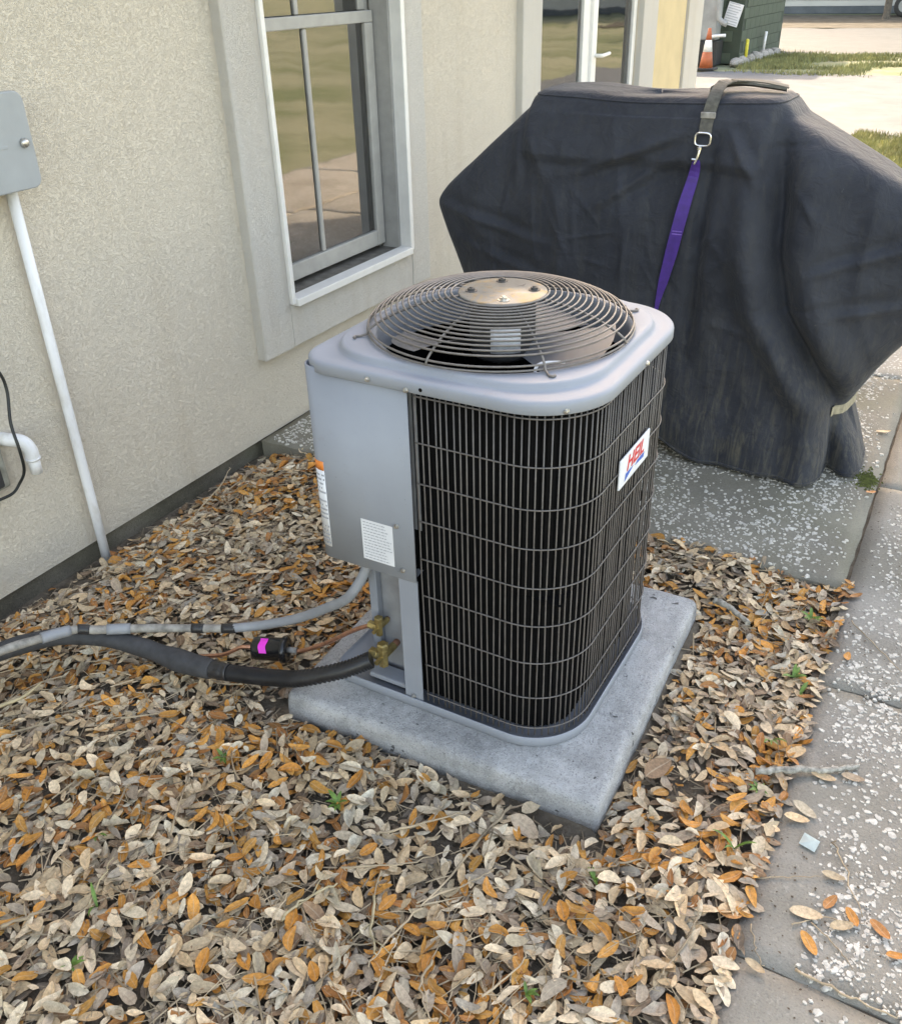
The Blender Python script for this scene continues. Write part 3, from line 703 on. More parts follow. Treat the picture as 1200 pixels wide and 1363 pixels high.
# post, recessed valve plate, foot lip
box('corner_post', 'paint_grey', ac, -1.038, -0.985, 1.5175, 1.5235, 0.088, 0.4785, 0.001)
box('post_return', 'paint_grey', ac, -1.0375, -1.0335, 1.5238, 1.60, 0.11, 0.4785)
box('valve_plate', 'paint_plate', ac, -1.168, -1.039, 1.60, 1.605, 0.09, 0.485)
bm = bmesh.new(); v = [bm.verts.new(p) for p in ((-1.168, 1.600, 0.10), (-1.244, 1.78, 0.10), (-1.244, 1.78, 0.484), (-1.168, 1.600, 0.484))]; bm.faces.new(v)
link('recess_side', fin(bm, 'recess_side'), 'paint_grey', ac)
box('plate_flange', 'paint_grey', ac, -1.172, -1.148, 1.575, 1.5985, 0.11, 0.484, 0.002)
box('plate_lip', 'paint_grey', ac, -1.165, -1.05, 1.535, 1.585, 0.098, 0.113, 0.004, 2)
for (x, z) in ((-1.043 + 0.012, 0.628), (-1.02, 0.505), (-1.01, 0.108)):
    latheobj('screw', 'screw_zinc', ac, [(0.0062, 0), (0.0062, -0.003), (0.0042, -0.0032), (0.0042, -0.007), (0.001, -0.0075)], (x, 1.516, z), 'y', 8)
# top cap
def circ(r, z): return [(CX + r * math.cos(2 * PI * k / n + 1e-4), CY + r * math.sin(2 * PI * k / n + 1e-4), z) for k in range(n)]
def mixr(a, b_, f): return [tuple(p[i] * (1 - f) + q[i] * f for i in range(3)) for p, q in zip(a, b_)]
RC2 = (0.165, 0.165, 0.165, 0.075); RI = (0.21, 0.21, 0.21, 0.17)
HR = 0.300
rings = [R2(-0.002, 0.982, RC2), R2(-0.011, 0.981, RC2), R2(-0.0125, 0.9825, RC2), R2(-0.0125, 1.000, RC2), R2(-0.0115, 1.0050, RC2), R2(-0.008, 1.0085, RC2), R2(-0.003, 1.0100, RC2), R2(0.004, 1.0106, RC2), R2(0.012, 1.011, RC2),
         R2(0.018, 1.0113, RI), R2(0.0215, 1.013, RI), R2(0.0245, 1.0185, RI), R2(0.027, 1.024, RI), R2(0.0305, 1.0268, RI), R2(0.034, 1.0275, RI)]
rings += [mixr(R2(0.035, 1.0278, RI), circ(HR + 0.005, 1.0280), f) for f in (0.0, 0.5, 1.0)]
rings += [circ(HR + 0.002, 1.0274), circ(HR - 0.001, 1.024), circ(HR - 0.003, 1.014), circ(HR - 0.003, 0.945)]
cap = link('top_cover', fin(loft(rings, False, False), 'cap'), 'paint_grey', ac)
for (x, y, z) in ((-1.078, UY0 - 0.0125, 0.994), (-0.98, UY0 - 0.0125, 0.987), (-0.632, 1.556, 0.989), (UX1 + 0.0125, 1.87, 0.989)):
    latheobj('screw', 'screw_zinc', cap, [(0.006, 0.002), (0.006, -0.003), (0.0042, -0.0035), (0.0042, -0.008), (0.001, -0.0085)], (x, y, z), 'y', 8)
latheobj('hole', 'coil_black', cap, [(0.0045, 0.001), (0.0045, -0.0006), (0.001, -0.0006)], (-0.945, UY0 - 0.0125, 0.993), 'y', 10)
# white blobs of wear on the cover
# fan guard
fg = bpy.data.objects.new('fan_guard', None); COL.objects.link(fg); fg.parent = ac; fg.location = (-0.007, 0, 0.981); fg.scale = (1.02, 1.02, 1.04)
FO = Vector((CX, CY, 0.071 + 0.98))
def gz(r):
    t_ = r / 0.302
    return 1.110 - 0.006 * t_ - 0.052 * t_ ** 3.4
arcr = [0.112]; acc = 0.0
fine_r = [0.112 + (0.300 - 0.112) * k / 600 for k in range(601)]
tot = sum(math.hypot(b_ - a, gz(b_) - gz(a)) for a, b_ in zip(fine_r, fine_r[1:]))
for a, b_ in zip(fine_r, fine_r[1:]):
    acc += math.hypot(b_ - a, gz(b_) - gz(a))
    if acc >= tot / 14.0: arcr.append(b_); acc -= tot / 14.0
def gring(r, z, rad):
    bm = bmesh.new(); tube(bm, [(r * math.cos(2 * PI * j / 72), r * math.sin(2 * PI * j / 72), z - FO.z) for j in range(72)], rad, 5, closed=True)
    o = bpy.data.objects.new('ring', fin(bm, 'ring')); o.data.materials.append(MATS['wire_guard']); COL.objects.link(o); o.parent = fg
for k, r in enumerate(arcr): gring(r, gz(r), 0.0025)
gring(0.3045, 1.0435, 0.0025); gring(0.307, 1.0345, 0.0025)
pts = [(r, 0, gz(r) - 0.0045 - FO.z) for r in (0.08, 0.12, 0.16, 0.2, 0.24, 0.27, 0.292)] + [(0.306, 0, 1.044 - FO.z), (0.3105, 0, 1.034 - FO.z), (0.326, 0, 1.0312 - FO.z), (0.337, 0, 1.0312 - FO.z), (0.341, 0.006, 1.0312 - FO.z), (0.338, 0.012, 1.0312 - FO.z)]
bm = bmesh.new(); tube(bm, pts, 0.0029, 6); spm = fin(bm, 'spoke'); spm.materials.append(MATS['wire_guard'])
ptsb = pts[:8] + [(0.3105, 0, 1.0335 - FO.z)]
bm = bmesh.new(); tube(bm, ptsb, 0.0029, 6); spm2 = fin(bm, 'spoke'); spm2.materials.append(MATS['wire_guard'])
for k, a in enumerate((-46, -93, -139, -184, -229, -274, -319, -2)):
    o = bpy.data.objects.new('spoke', spm if k in (0, 2, 4, 6) else spm2); COL.objects.link(o); o.parent = fg; o.rotation_euler[2] = R(a)
bm = bmesh.new(); lathe(bm, [(0.001, 1.1125), (0.05, 1.1125), (0.052, 1.1115), (0.100, 1.1112), (0.104, 1.1095), (0.104, 1.106), (0.09, 1.105), (0.001, 1.105)], (CX, CY, 0), 'z', 48, False)
mp = link('motor_plate', fin(bm, 'motor_plate'), 'plate_rust', ac)
for a in (-62, 28, 118, 208):
    x, y = CX + 0.073 * math.cos(R(a)), CY + 0.073 * math.sin(R(a))
    bm = bmesh.new(); lathe(bm, [(0.0145, 1.1113), (0.0145, 1.1128), (0.0085, 1.113), (0.0085, 1.118), (0.0045, 1.1182), (0.004, 1.1205), (0.0005, 1.1208)], (x, y, 0), 'z', 10)
    link('nut', fin(bm, 'nut'), 'screw_zinc' if a == -62 else 'motor_dark', mp)
latheobj('fan_motor', 'motor_dark', ac, [(0.07, 0.96), (0.078, 0.97), (0.078, 1.075), (0.07, 1.09), (0.05, 1.1035)], (CX, CY, 0), 'z', 28)
fan = bpy.data.objects.new('fan', None); COL.objects.link(fan); fan.parent = ac; fan.location = (0, 0, 0.86)
V = []; F = []
for j in range(9):
    a = R(-34 + 68 * j / 8)
    for i in range(6):
        r = 0.05 + 0.215 * i / 5; aa = a * (0.55 + 0.45 * i / 5); V.append((r * math.cos(aa), r * math.sin(aa), 0.030 * math.sin(1.9 * aa) + 0.012 * i / 5))
for j in range(8):
    for i in range(5): F.append((j * 6 + i, j * 6 + i + 1, (j + 1) * 6 + i + 1, (j + 1) * 6 + i))
bmesh_me = pyd('blade', V, F); bmesh_me.materials.append(MATS['blade_grey'])
for p in bmesh_me.polygons: p.use_smooth = True
for a in (95, 215, -8):
    o = bpy.data.objects.new('blade', bmesh_me); COL.objects.link(o); o.parent = fan; o.rotation_euler[2] = R(a); o.location = (0, 0, 0.06)
bm = bmesh.new(); lathe(bm, [(0.05, 0.02), (0.05, 0.09)], (0, 0, 0), 'z', 20)
o = bpy.data.objects.new('hub', fin(bm, 'hub')); o.data.materials.append(MATS['blade_grey']); COL.objects.link(o); o.parent = fan
# inner parts glimpsed through the guard
bm = bmesh.new(); lathe(bm, [(0.115, 0.10), (0.115, 0.55), (0.09, 0.60), (0.02, 0.62)], (CX - 0.05, CY + 0.02, 0), 'z', 24)
link('compressor', fin(bm, 'compressor'), 'motor_dark', ac)
box('inner_bracket', 'paint_plate', ac, -1.03, -0.99, 1.56, 1.60, 0.60, 0.965, 0.002)
arc_ = [(CX + 0.0795 * math.cos(R(-84 + 52 * k / 8)), CY + 0.0795 * math.sin(R(-84 + 52 * k / 8))) for k in range(9)]
shell_strip('motor_label', arc_, 0.985, 1.045, 0.0005, 'label_white', ac)
bm = bmesh.new(); v = [bm.verts.new(p) for p in ((-0.985, 1.62, 0.97), (-0.945, 1.61, 0.965), (-0.945, 1.62, 0.99), (-0.985, 1.632, 0.995))]; bm.faces.new(v)
link('tag', fin(bm, 'tag'), 'label_white', ac)
tubeobj('lead_wire', 'label_white', ac, smoothpath([(-0.745, 1.62, 0.955), (-0.735, 1.625, 0.99), (-0.745, 1.66, 1.03), (-0.70, 1.70, 1.03)], 5), 0.0035, 6)
bm = bmesh.new(); bmesh.ops.create_grid(bm, x_segments=1, y_segments=1, size=0.3)  # black sheet added inside the cabinet to imitate its inner shade
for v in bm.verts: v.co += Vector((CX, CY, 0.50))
link('added_shade_sheet', fin(bm, 'added_shade_sheet'), 'coil_black', ac)
# stickers
def bars(rows, o_, u, v_, w_, h_, rnd, size=0.55):
    """rows of short printed dashes on a label; o_ lower-left corner, u/v_ unit axes"""
    bm = bmesh.new(); r_ = random.Random(rnd)
    for i in range(rows):
        y = h_ * (0.06 + 0.88 * (rows - 1 - i) / max(rows - 1, 1)) - 0.0012; x = w_ * 0.06
        end = w_ * r_.uniform(0.72, 0.95)
        while x < end:
            L = r_.uniform(0.004, 0.011); x2 = min(x + L, end); hh = h_ / rows * size * 0.5
            q = [o_ + u * x + v_ * (y - 0), o_ + u * x2 + v_ * y, o_ + u * x2 + v_ * (y + hh), o_ + u * x + v_ * (y + hh)]
            bm.faces.new([bm.verts.new(p) for p in q]); x = x2 + 0.0022
    return fin(bm, 'print')
FY = UY0 - 0.006  # front face of the cabinet
st = box('rating_sticker', 'label_white', ac, -1.134, -1.044, FY - 0.0006, FY - 0.0001, 0.508, 0.622)
link('print', bars(13, Vector((-1.134, FY - 0.0011, 0.508)), Vector((1, 0, 0)), Vector((0, 0, 1)), 0.09, 0.114, 3), 'print_grey', st)['kind'] = 'stuff'
arc = [(-1.230, UY0 - 0.007)] + wrap(-1.0, 1.62, 0.0355, -0.0010, 14)[1:-1] + [(UX0 - 0.003, 1.60)]
ws = shell_strip('warning_sticker', arc, 0.512, 0.752, 0.0005, 'label_white', ac)
shell_strip('warning_header', [(-1.230, UY0 - 0.0076)] + wrap(-1.0, 1.62, 0.0355, -0.0016, 14)[1:-1] + [(UX0 - 0.0036, 1.60)], 0.728, 0.7525, 0.0004, 'print_orange', ws)
a2 = [(-1.2315, UY0 - 0.0076)] + wrap(-1.0, 1.62, 0.0355, -0.0016, 14)[1:-1]
bm = bmesh.new()
for i in range(17):
    z = 0.520 + i * 0.012
    if i in (5, 11): continue
    for j in range(0, len(a2) - 3):
        if random.random() < 0.2: continue
        p, q = a2[j], a2[j + 1]; m_ = (q[0] * 0.8 + p[0] * 0.2, q[1] * 0.8 + p[1] * 0.2)
        bm.faces.new([bm.verts.new(c) for c in ((p[0], p[1], z), (m_[0], m_[1], z), (m_[0], m_[1], z + 0.005), (p[0], p[1], z + 0.005))])
link('print', fin(bm, 'print'), 'print_grey', ws)['kind'] = 'stuff'
# maker's badge on the right side
BX = UX1 + 0.006
bd = bpy.data.objects.new('badge', None); COL.objects.link(bd); bd.parent = ac; bd.location = (BX - CX, 1.86 - CY, 0.755 - 0.071)
def badge(me, mat, name):
    o = bpy.data.objects.new(name, me); me.materials.append(MATS[mat]); COL.objects.link(o); o.parent = bd; return o
bm = bmesh.new(); bx(bm, -0.003, 0.002, -0.100, 0.100, -0.040, 0.036, 0.0015); badge(fin(bm, 'plate'), 'label_white', 'plate')
def textmesh(s, size):
    cu = bpy.data.curves.new('txt', 'FONT'); cu.body = s; cu.size = size; cu.align_x = 'CENTER'; cu.align_y = 'CENTER'; cu.extrude = 0.0003; cu.offset = 0.0011
    cu.shear = 0.25; o = bpy.data.objects.new('txt', cu); COL.objects.link(o)
    dg = bpy.context.evaluated_depsgraph_get(); me = bpy.data.meshes.new_from_object(o.evaluated_get(dg)); bpy.data.objects.remove(o); return me
tm = textmesh('HEIL', 0.052); tm.transform(Matrix(((0, 0, 1, 0.0025), (1.15, 0, 0, 0), (0, 1, 0, 0.008), (0, 0, 0, 1)))); badge(tm, 'print_red', 'lettering')
bm = bmesh.new()
for (a, b_, c, d) in (((-0.068, -0.031), (-0.062, -0.012), (-0.008, -0.012), (-0.030, -0.020)), ((0.0, -0.019), (0.02, -0.012), (0.068, -0.012), (0.062, -0.024))):
    bm.faces.new([bm.verts.new((0.0026, *p)) for p in (a, b_, c, d)])
badge(fin(bm, 'swoosh'), 'print_blue', 'swoosh')
# brass service valves
def valve(c, sc, stub):
    bm = bmesh.new(); x, y, z = c
    lathe(bm, [(0.013 * sc, -0.03 * sc), (0.013 * sc, 0.022 * sc), (0.010 * sc, 0.026 * sc)], c, 'z', 6)
    lathe(bm, [(0.0165 * sc, 0.026 * sc), (0.0165 * sc, 0.040 * sc), (0.012 * sc, 0.044 * sc), (0.003, 0.044 * sc)], c, 'z', 6)
    lathe(bm, [(0.011 * sc, 0.0), (0.011 * sc, 0.05 * sc)], (x, y, z), 'y', 10)
    lathe(bm, [(0.015 * sc, -0.040 * sc), (0.015 * sc, -0.018 * sc), (0.012 * sc, -0.016 * sc), (0.012 * sc, 0.0)], (x, y, z), 'x', 6)
    lathe(bm, [(0.007 * sc, -0.034 * sc), (0.007 * sc, -0.012 * sc), (0.009 * sc, 0.0)], (x, y, z), 'y', 8)
    link('service_valve', fin(bm, 'service_valve'), 'brass', ac)
    tubeobj('valve_stub', 'copper', ac, [(x, y + 0.04 * sc, z), (x, 1.602, z)], stub, 8)
valve((-1.110, 1.530, 0.192), 1.0, 0.010); valve((-1.135, 1.555, 0.262), 0.78, 0.006)

# ------------------------------------------------------------------ lines running to the unit
ins = thing('insulated_pipe', (-1.6, 1.38, 0.03), 'thick black insulated refrigerant pipe running left from the brass valve', 'pipe')
mainp = [(-1.128, 1.500, 0.196), (-1.194, 1.458, 0.165), (-1.305, 1.414, 0.125), (-1.385, 1.400, 0.105), (-1.445, 1.389, 0.095), (-1.51, 1.379, 0.086), (-1.567, 1.370, 0.08)]
sp = smoothpath(mainp, 10)
bm = bmesh.new(); fine = []
for a, b_ in zip(sp, sp[1:]): fine += [a, (a + b_) / 2]
fine.append(sp[-1]); fi = [0]
tube(bm, fine, lambda t_: 0.0212 + 0.0030 * (1 if int(round(t_ * (len(fine) - 1))) % 2 else -1), 14); link('corrugated_sleeve', fin(bm, 'corrugated_sleeve'), 'black_corr', ins)
tubeobj('tape', 'tape_black', ins, smoothpath([(-1.53, 1.376, 0.084), (-1.567, 1.370, 0.08), (-1.615, 1.365, 0.078)], 5), lambda t_: 0.025 + 0.0015 * math.sin(t_ * 21), 14)
foam = smoothpath([(-1.585, 1.368, 0.079), (-1.64, 1.362, 0.076), (-1.696, 1.356, 0.075), (-1.76, 1.35, 0.078), (-1.827, 1.341, 0.085), (-1.942, 1.310, 0.10), (-2.037, 1.258, 0.11), (-2.096, 1.177, 0.12), (-2.13, 1.104, 0.125), (-2.19, 0.95, 0.125), (-2.27, 0.65, 0.125), (-2.33, 0.2, 0.125)], 8)
tubeobj('foam_sleeve', 'black_foam', ins, foam, lambda t_: 0.027 + 0.006 * math.sin(PI * min(1, t_ * 3.2)) + 0.001 * math.sin(t_ * 40), 16)
wh = thing('electrical_conduit', (-1.6, 1.5, 0.03), 'grey flexible electrical conduit curving down from under the cabinet', 'conduit')
cpts = [(-1.150, 1.545, 0.50), (-1.152, 1.540, 0.45), (-1.180, 1.525, 0.39), (-1.215, 1.525, 0.345), (-1.275, 1.537, 0.295), (-1.403, 1.555, 0.20), (-1.537, 1.539, 0.135), (-1.625, 1.506, 0.115)]
tubeobj('flexible_conduit', 'conduit_grey', wh, smoothpath(cpts, 10), lambda t_: 0.0135 + 0.0003 * math.sin(t_ * 300), 14)
cpts2 = [(-1.615, 1.510, 0.115), (-1.68, 1.480, 0.112), (-1.745, 1.447, 0.112), (-1.85, 1.373, 0.125), (-1.939, 1.289, 0.145), (-1.982, 1.248, 0.158), (-2.023, 1.156, 0.172), (-2.066, 1.068, 0.176), (-2.14, 0.90, 0.17), (-2.23, 0.62, 0.165), (-2.30, 0.2, 0.165)]
s2 = smoothpath(cpts2, 8); tubeobj('weathered_pipe', 'pipe_dirty', wh, s2, lambda t_: 0.0125 + 0.0006 * math.sin(t_ * 50), 12)
tubeobj('tape', 'tape_black', wh, s2[0:6], 0.0148, 12); tubeobj('tape', 'tape_black', wh, s2[11:16], 0.0146, 12)
tubeobj('tape', 'tape_black', wh, s2[34:40], 0.0152, 12); tubeobj('coupling', 'conduit_grey', wh, s2[26:31], 0.0158, 12); tubeobj('coupling', 'conduit_grey', wh, s2[41:48], 0.016, 12)
fd = thing('filter_drier', (-1.47, 1.50, 0.03), 'small glossy black filter drier can with a magenta sticker on the leaves', 'filter drier')
dc = Vector((-1.478, 1.500, 0.098)); dd_ = Vector((0.93, 0.36, 0.02)).normalized()
bm = bmesh.new(); prof = [(0.006, -0.056), (0.020, -0.056), (0.0285, -0.050), (0.030, -0.044), (0.030, 0.030), (0.033, 0.032), (0.0345, 0.034), (0.0345, 0.046), (0.031, 0.049), (0.018, 0.0495), (0.016, 0.046), (0.003, 0.046)]
lathe(bm, prof, (0, 0, 0), 'x', 28); me = fin(bm, 'can'); rot = dd_.to_track_quat('X', 'Z').to_matrix().to_4x4(); me.transform(Matrix.Translation(dc) @ rot @ Matrix.Diagonal((1.0, 1.12, 1.12, 1))); link('can', me, 'black_gloss', fd)
bm = bmesh.new(); rows = []
for h in (-0.028, -0.006):
    rows.append([bm.verts.new((h + 0.002 * math.sin(j), 0.0306 * math.cos(R(a)), 0.0306 * math.sin(R(a)))) for j, a in enumerate(range(84, 165, 10))])
for k in range(len(rows[0]) - 1): bm.faces.new((rows[0][k], rows[0][k + 1], rows[1][k + 1], rows[1][k])).smooth = True
me = fin(bm, 'sticker'); me.transform(Matrix.Translation(dc) @ rot @ Matrix.Diagonal((1.0, 1.12, 1.12, 1))); link('sticker', me, 'magenta', fd)
tubeobj('copper_tube', 'copper', fd, smoothpath([dc + dd_ * 0.045, dc + dd_ * 0.09, (-1.312, 1.545, 0.15), (-1.22, 1.553, 0.222), (-1.162, 1.555, 0.260)], 6), 0.0062, 10)
tubeobj('solder_joint', 'pipe_dirty', fd, [dc + dd_ * 0.046, dc + dd_ * 0.075], 0.009, 10)
tubeobj('inlet_tube', 'copper', fd, smoothpath([dc - dd_ * 0.05, dc - dd_ * 0.09, (-1.62, 1.44, 0.065), (-1.72, 1.40, 0.05)], 5), 0.006, 8)

# ------------------------------------------------------------------ covered grill
gc = thing('covered_grill', (-1.07, 3.62, 0.031), 'large barbecue grill under a faded dark navy cover on the patio', 'grill')
KEY = [(0.0, -1.75, -0.185, 3.285, 3.85), (0.12, -1.78, -0.220, 3.285, 3.85), (0.25, -1.82, -0.275, 3.29, 3.85), (0.36, -1.85, -0.250, 3.295, 3.85), (0.50, -1.885, -0.17, 3.30, 3.84), (0.62, -1.925, -0.09, 3.30, 3.80),
       (0.80, -1.985, 0.01, 3.30, 3.72), (0.92, -2.025, 0.02, 3.305, 3.68), (0.98, -1.98, -0.05, 3.315, 3.69), (1.12, -1.82, -0.245, 3.345, 3.71), (1.30, -1.615, -0.615, 3.395, 3.745), (1.345, -1.585, -0.655, 3.415, 3.74), (1.366, -1.56, -0.685, 3.435, 3.72)]
def key(z):
    for a, b_ in zip(KEY, KEY[1:]):
        if z <= b_[0]:
            f = (z - a[0]) / (b_[0] - a[0]); return [a[i] + (b_[i] - a[i]) * f for i in range(1, 5)]
    return list(KEY[-1][1:])
def keysm(z):
    ks = [key(clamp(z + d, 0, 1.366)) for d in (-0.03, -0.015, 0, 0.015, 0.03)] if z < 1.25 else [key(z)]
    return [sum(k[i] for k in ks) / len(ks) for i in range(4)]
def bell(d, w_): return math.exp(-(d / w_) ** 2)
def lerp_path(P, z):
    for a, b_ in zip(P, P[1:]):
        if a[0] >= z >= b_[0]: f = (a[0] - z) / (a[0] - b_[0]); return a[1] + (b_[1] - a[1]) * f
    return P[0][1] if z > P[0][0] else P[-1][1]
_r = random.Random(5); CRE = []
for _ in range(46):
    xa, za = _r.uniform(-1.95, -0.15), _r.uniform(0.25, 1.25); an = _r.choice((_r.gauss(1.35, 0.35), _r.gauss(0.4, 0.5), _r.gauss(2.3, 0.4))); L_ = _r.uniform(0.10, 0.36)
    CRE.append((xa, za, math.cos(an), -math.sin(an), L_, _r.uniform(0.003, 0.0075) * _r.choice((1, 1, -1)), _r.uniform(0.010, 0.024)))
VAL = [(1.34, -0.67), (1.10, -0.64), (0.85, -0.615), (0.66, -0.56), (0.50, -0.45), (0.30, -0.315), (0.1, -0.285), (0.0, -0.29)]
def disp(x, z, fx):
    """how far the cloth stands out (towards the viewer side) from the smooth body"""
    d = 0.0
    g = clamp((1.36 - z) / 0.25)
    d += g * (0.030 * nz(x * 2.4, z * 0.7, 3.1) + 0.016 * nz(x * 6.5, z * 1.3, 7.7) + 0.010 * nz(x * 3, z * 5, 1.1) + 0.006 * nz(x * 14, z * 3, 5.1) + 0.016 * (1 - abs(nz(x * 3.3 + 0.8 * z, z * 1.1, 9.4)) * 2.2) ** 3 * 0.8)
    if fx < 0:
        xv = lerp_path(VAL, z); s = clamp((1.33 - z) / 0.30) * 1.0
        d -= s * (0.085 + 0.05 * clamp((0.3 - z) / 0.2)) * bell(x - xv - 0.02, 0.036); d += s * 0.050 * bell(x - xv + 0.085, 0.06); d += s * 0.030 * bell(x - xv - 0.13, 0.07)
        d += 0.024 * clamp((x + 1.60) / 0.025) * clamp((-0.665 - x) / 0.03) * clamp((z - 1.12 - 0.02 * nz(x * 4, 2)) / 0.035)      # lid of the grill pressing through
        s2_ = clamp((1.27 - z) / 0.1) * clamp((z - 0.35) / 0.25)
        d -= s2_ * 0.030 * bell(x + 0.865 + 0.05 * (1.2 - z) * 0.3, 0.028); d += s2_ * 0.016 * bell(x + 0.80, 0.05)
        d += 0.045 * clamp((0.75 - z) / 0.6) * bell(x + 0.55, 0.22)                # the drape kicks out low down
        # diagonal pull creases from the strap towards the left shoulder
        for (xa, za, xb, zb, am) in ((-0.92, 1.27, -1.42, 1.07, 0.016), (-0.95, 1.20, -1.35, 0.93, 0.012), (-0.83, 1.28, -0.66, 1.06, 0.013), (-1.62, 1.28, -1.60, 1.0, 0.012), (-2.05, 0.93, -1.4, 0.80, 0.014), (-1.95, 0.80, -1.3, 0.62, 0.010), (-0.5, 0.80, -0.12, 0.95, 0.014), (-0.42, 0.66, -0.10, 0.74, 0.012)):
            vx, vz = xb - xa, zb - za; L2 = vx * vx + vz * vz; t_ = clamp(((x - xa) * vx + (z - za) * vz) / L2)
            dd2 = ((x - xa) * vz - (z - za) * vx) / math.sqrt(L2); ends = math.sin(PI * clamp(((x - xa) * vx + (z - za) * vz) / L2, 0.0, 1.0))
            d += am * (bell(dd2, 0.018) - 0.7 * bell(dd2 + 0.035, 0.022)) * ends
        for (xa, za, ux_, uz_, L_, am, wd_) in CRE:                  # sharp little creases
            px, pz = x - xa, z - za; f = px * ux_ + pz * uz_
            if 0 < f < L_:
                q = abs(px * uz_ - pz * ux_)
                if q < wd_: d += am * (1 - q / wd_) * math.sin(PI * f / L_)
    return d
def exn(z): return 3.6 + 3.4 * clamp((z - 0.95) / 0.35)
EXN = 3.6
def hem(x): return 0.015 + 0.15 * clamp((-0.78 - x) / 0.34) ** 1.3
ZS = 0.972
def cpoint(a, z):
    xl, xr, yf, yb = keysm(z); cx, cy, hx, hy = (xl + xr) / 2, (yf + yb) / 2, (xr - xl) / 2, (yb - yf) / 2
    c, s = math.cos(a), math.sin(a); e = exn(z)
    ux = math.copysign(abs(c) ** (2 / EXN), c); uy = math.copysign(abs(s) ** (2 / EXN), s)
    m = (abs(ux) ** e + abs(uy) ** e) ** (-1 / e); ux *= m; uy *= m
    x, y = cx + hx * ux, cy + hy * uy
    nv = Vector((math.copysign(abs(ux) ** (e - 1), ux) / hx, math.copysign(abs(uy) ** (e - 1), uy) / hy)); nv.normalize()
    d = disp(x, z, s) * (0.35 + 0.65 * abs(nv.y)); y += d * nv.y; x += d * nv.x * 0.6
    h = hem(x); zz = 0.031 + z * ZS + h * (1 - z / 1.37) ** 5 + (0.006 * nz(x * 3, y * 3, 8) - 0.012 * bell(x + 1.1, 0.3) * (1 if z > 1.3 else 0))
    return Vector((x, y, zz))
def front(x, zw):
    z = clamp(zw / ZS, 0, 1.366); e = exn(z)
    xl, xr, yf, yb = keysm(z); cx, cy, hx, hy = (xl + xr) / 2, (yf + yb) / 2, (xr - xl) / 2, (yb - yf) / 2
    u = clamp(abs((x - cx) / hx), 0, 0.999); y = cy - hy * (1 - u ** e) ** (1 / e); return y - disp(x, z, -1)
NA = 560; NZ = 180; bm = bmesh.new(); rows = []
aang = []
for k in range(NA):
    aang.append(2 * PI * k / NA)
# even spacing along the outline
ref = []
fineA = [2 * PI * k / 4000 for k in range(4001)]
xl, xr, yf, yb = keysm(0.85)
def sp_(a):
    c, s = math.cos(a), math.sin(a)
    return Vector(((xr - xl) / 2 * math.copysign(abs(c) ** (2 / EXN), c), (yb - yf) / 2 * math.copysign(abs(s) ** (2 / EXN), s)))
cum = [0.0]
for a, b_ in zip(fineA, fineA[1:]): cum.append(cum[-1] + (sp_(b_) - sp_(a)).length)
aang = list(np.interp(np.linspace(0, cum[-1], NA + 1)[:-1], cum, fineA))
for j in range(NZ + 1):
    z = 1.366 * j / NZ
    rows.append([bm.verts.new(cpoint(a, z)) for a in aang])
top = rows[-1]; cc = Vector((-1.135, 3.58, 1.37))
for f, dz in ((0.08, 0.004), (0.25, 0.006), (0.5, 0.004), (0.8, 0.0), (0.99, -0.002)):
    rows.append([bm.verts.new(Vector((v.co.x + (cc.x - v.co.x) * f, v.co.y + (cc.y - v.co.y) * f, v.co.z + dz + 0.004 * nz(v.co.x * 6, f * 5)))) for v in top])
for A, B in zip(rows, rows[1:]):
    for k in range(NA): bm.faces.new((A[k], A[(k + 1) % NA], B[(k + 1) % NA], B[k])).smooth = True
bm.faces.new(rows[-1])
cover = link('cover', fin(bm, 'cover'), 'cover_fabric', gc)
# sewn hem and top seam
def along(z, a0, a1, m, off=0.003): return [cpoint(a0 + (a1 - a0) * k / m, z) for k in range(m + 1)]
hemp = [cpoint(a, 0.012) for a in aang]
tubeobj('hem', 'cover_fabric', cover, hemp, 0.005, 6, closed=True)
seam = [cpoint(a, 1.352) + Vector((0, 0, 0.001)) for a in aang]
tubeobj('top_seam', 'cover_fabric', cover, seam, 0.0035, 5, closed=True)
# buckle strap pulled round the lower right corner
bp_ = [cpoint(R(-62) + R(74) * k / 14, 0.262) for k in range(15)]; c0 = Vector((-1.07, 3.62, 0))
bp_ = [p + (Vector((p.x, p.y, 0)) - c0).normalized() * 0.006 for p in bp_]
ribbon('buckle_strap', 'strap_tan', gc, bp_[7:], 0.018, (0, 0, 1), 0.0015)
# grill body and casters underneath
box('grill_base', 'motor_dark', gc, -1.62, -0.52, 3.44, 3.82, 0.10, 0.30, 0.01)
for (x, y) in ((-1.55, 3.48), (-0.66, 3.46), (-1.55, 3.78), (-0.62, 3.78), (-1.0, 3.42)):
    latheobj('caster', 'rubber', gc, [(0.012, -0.015), (0.034, -0.014), (0.036, -0.008), (0.036, 0.008), (0.034, 0.014), (0.012, 0.015)], (x, y, 0.068), 'x', 18)
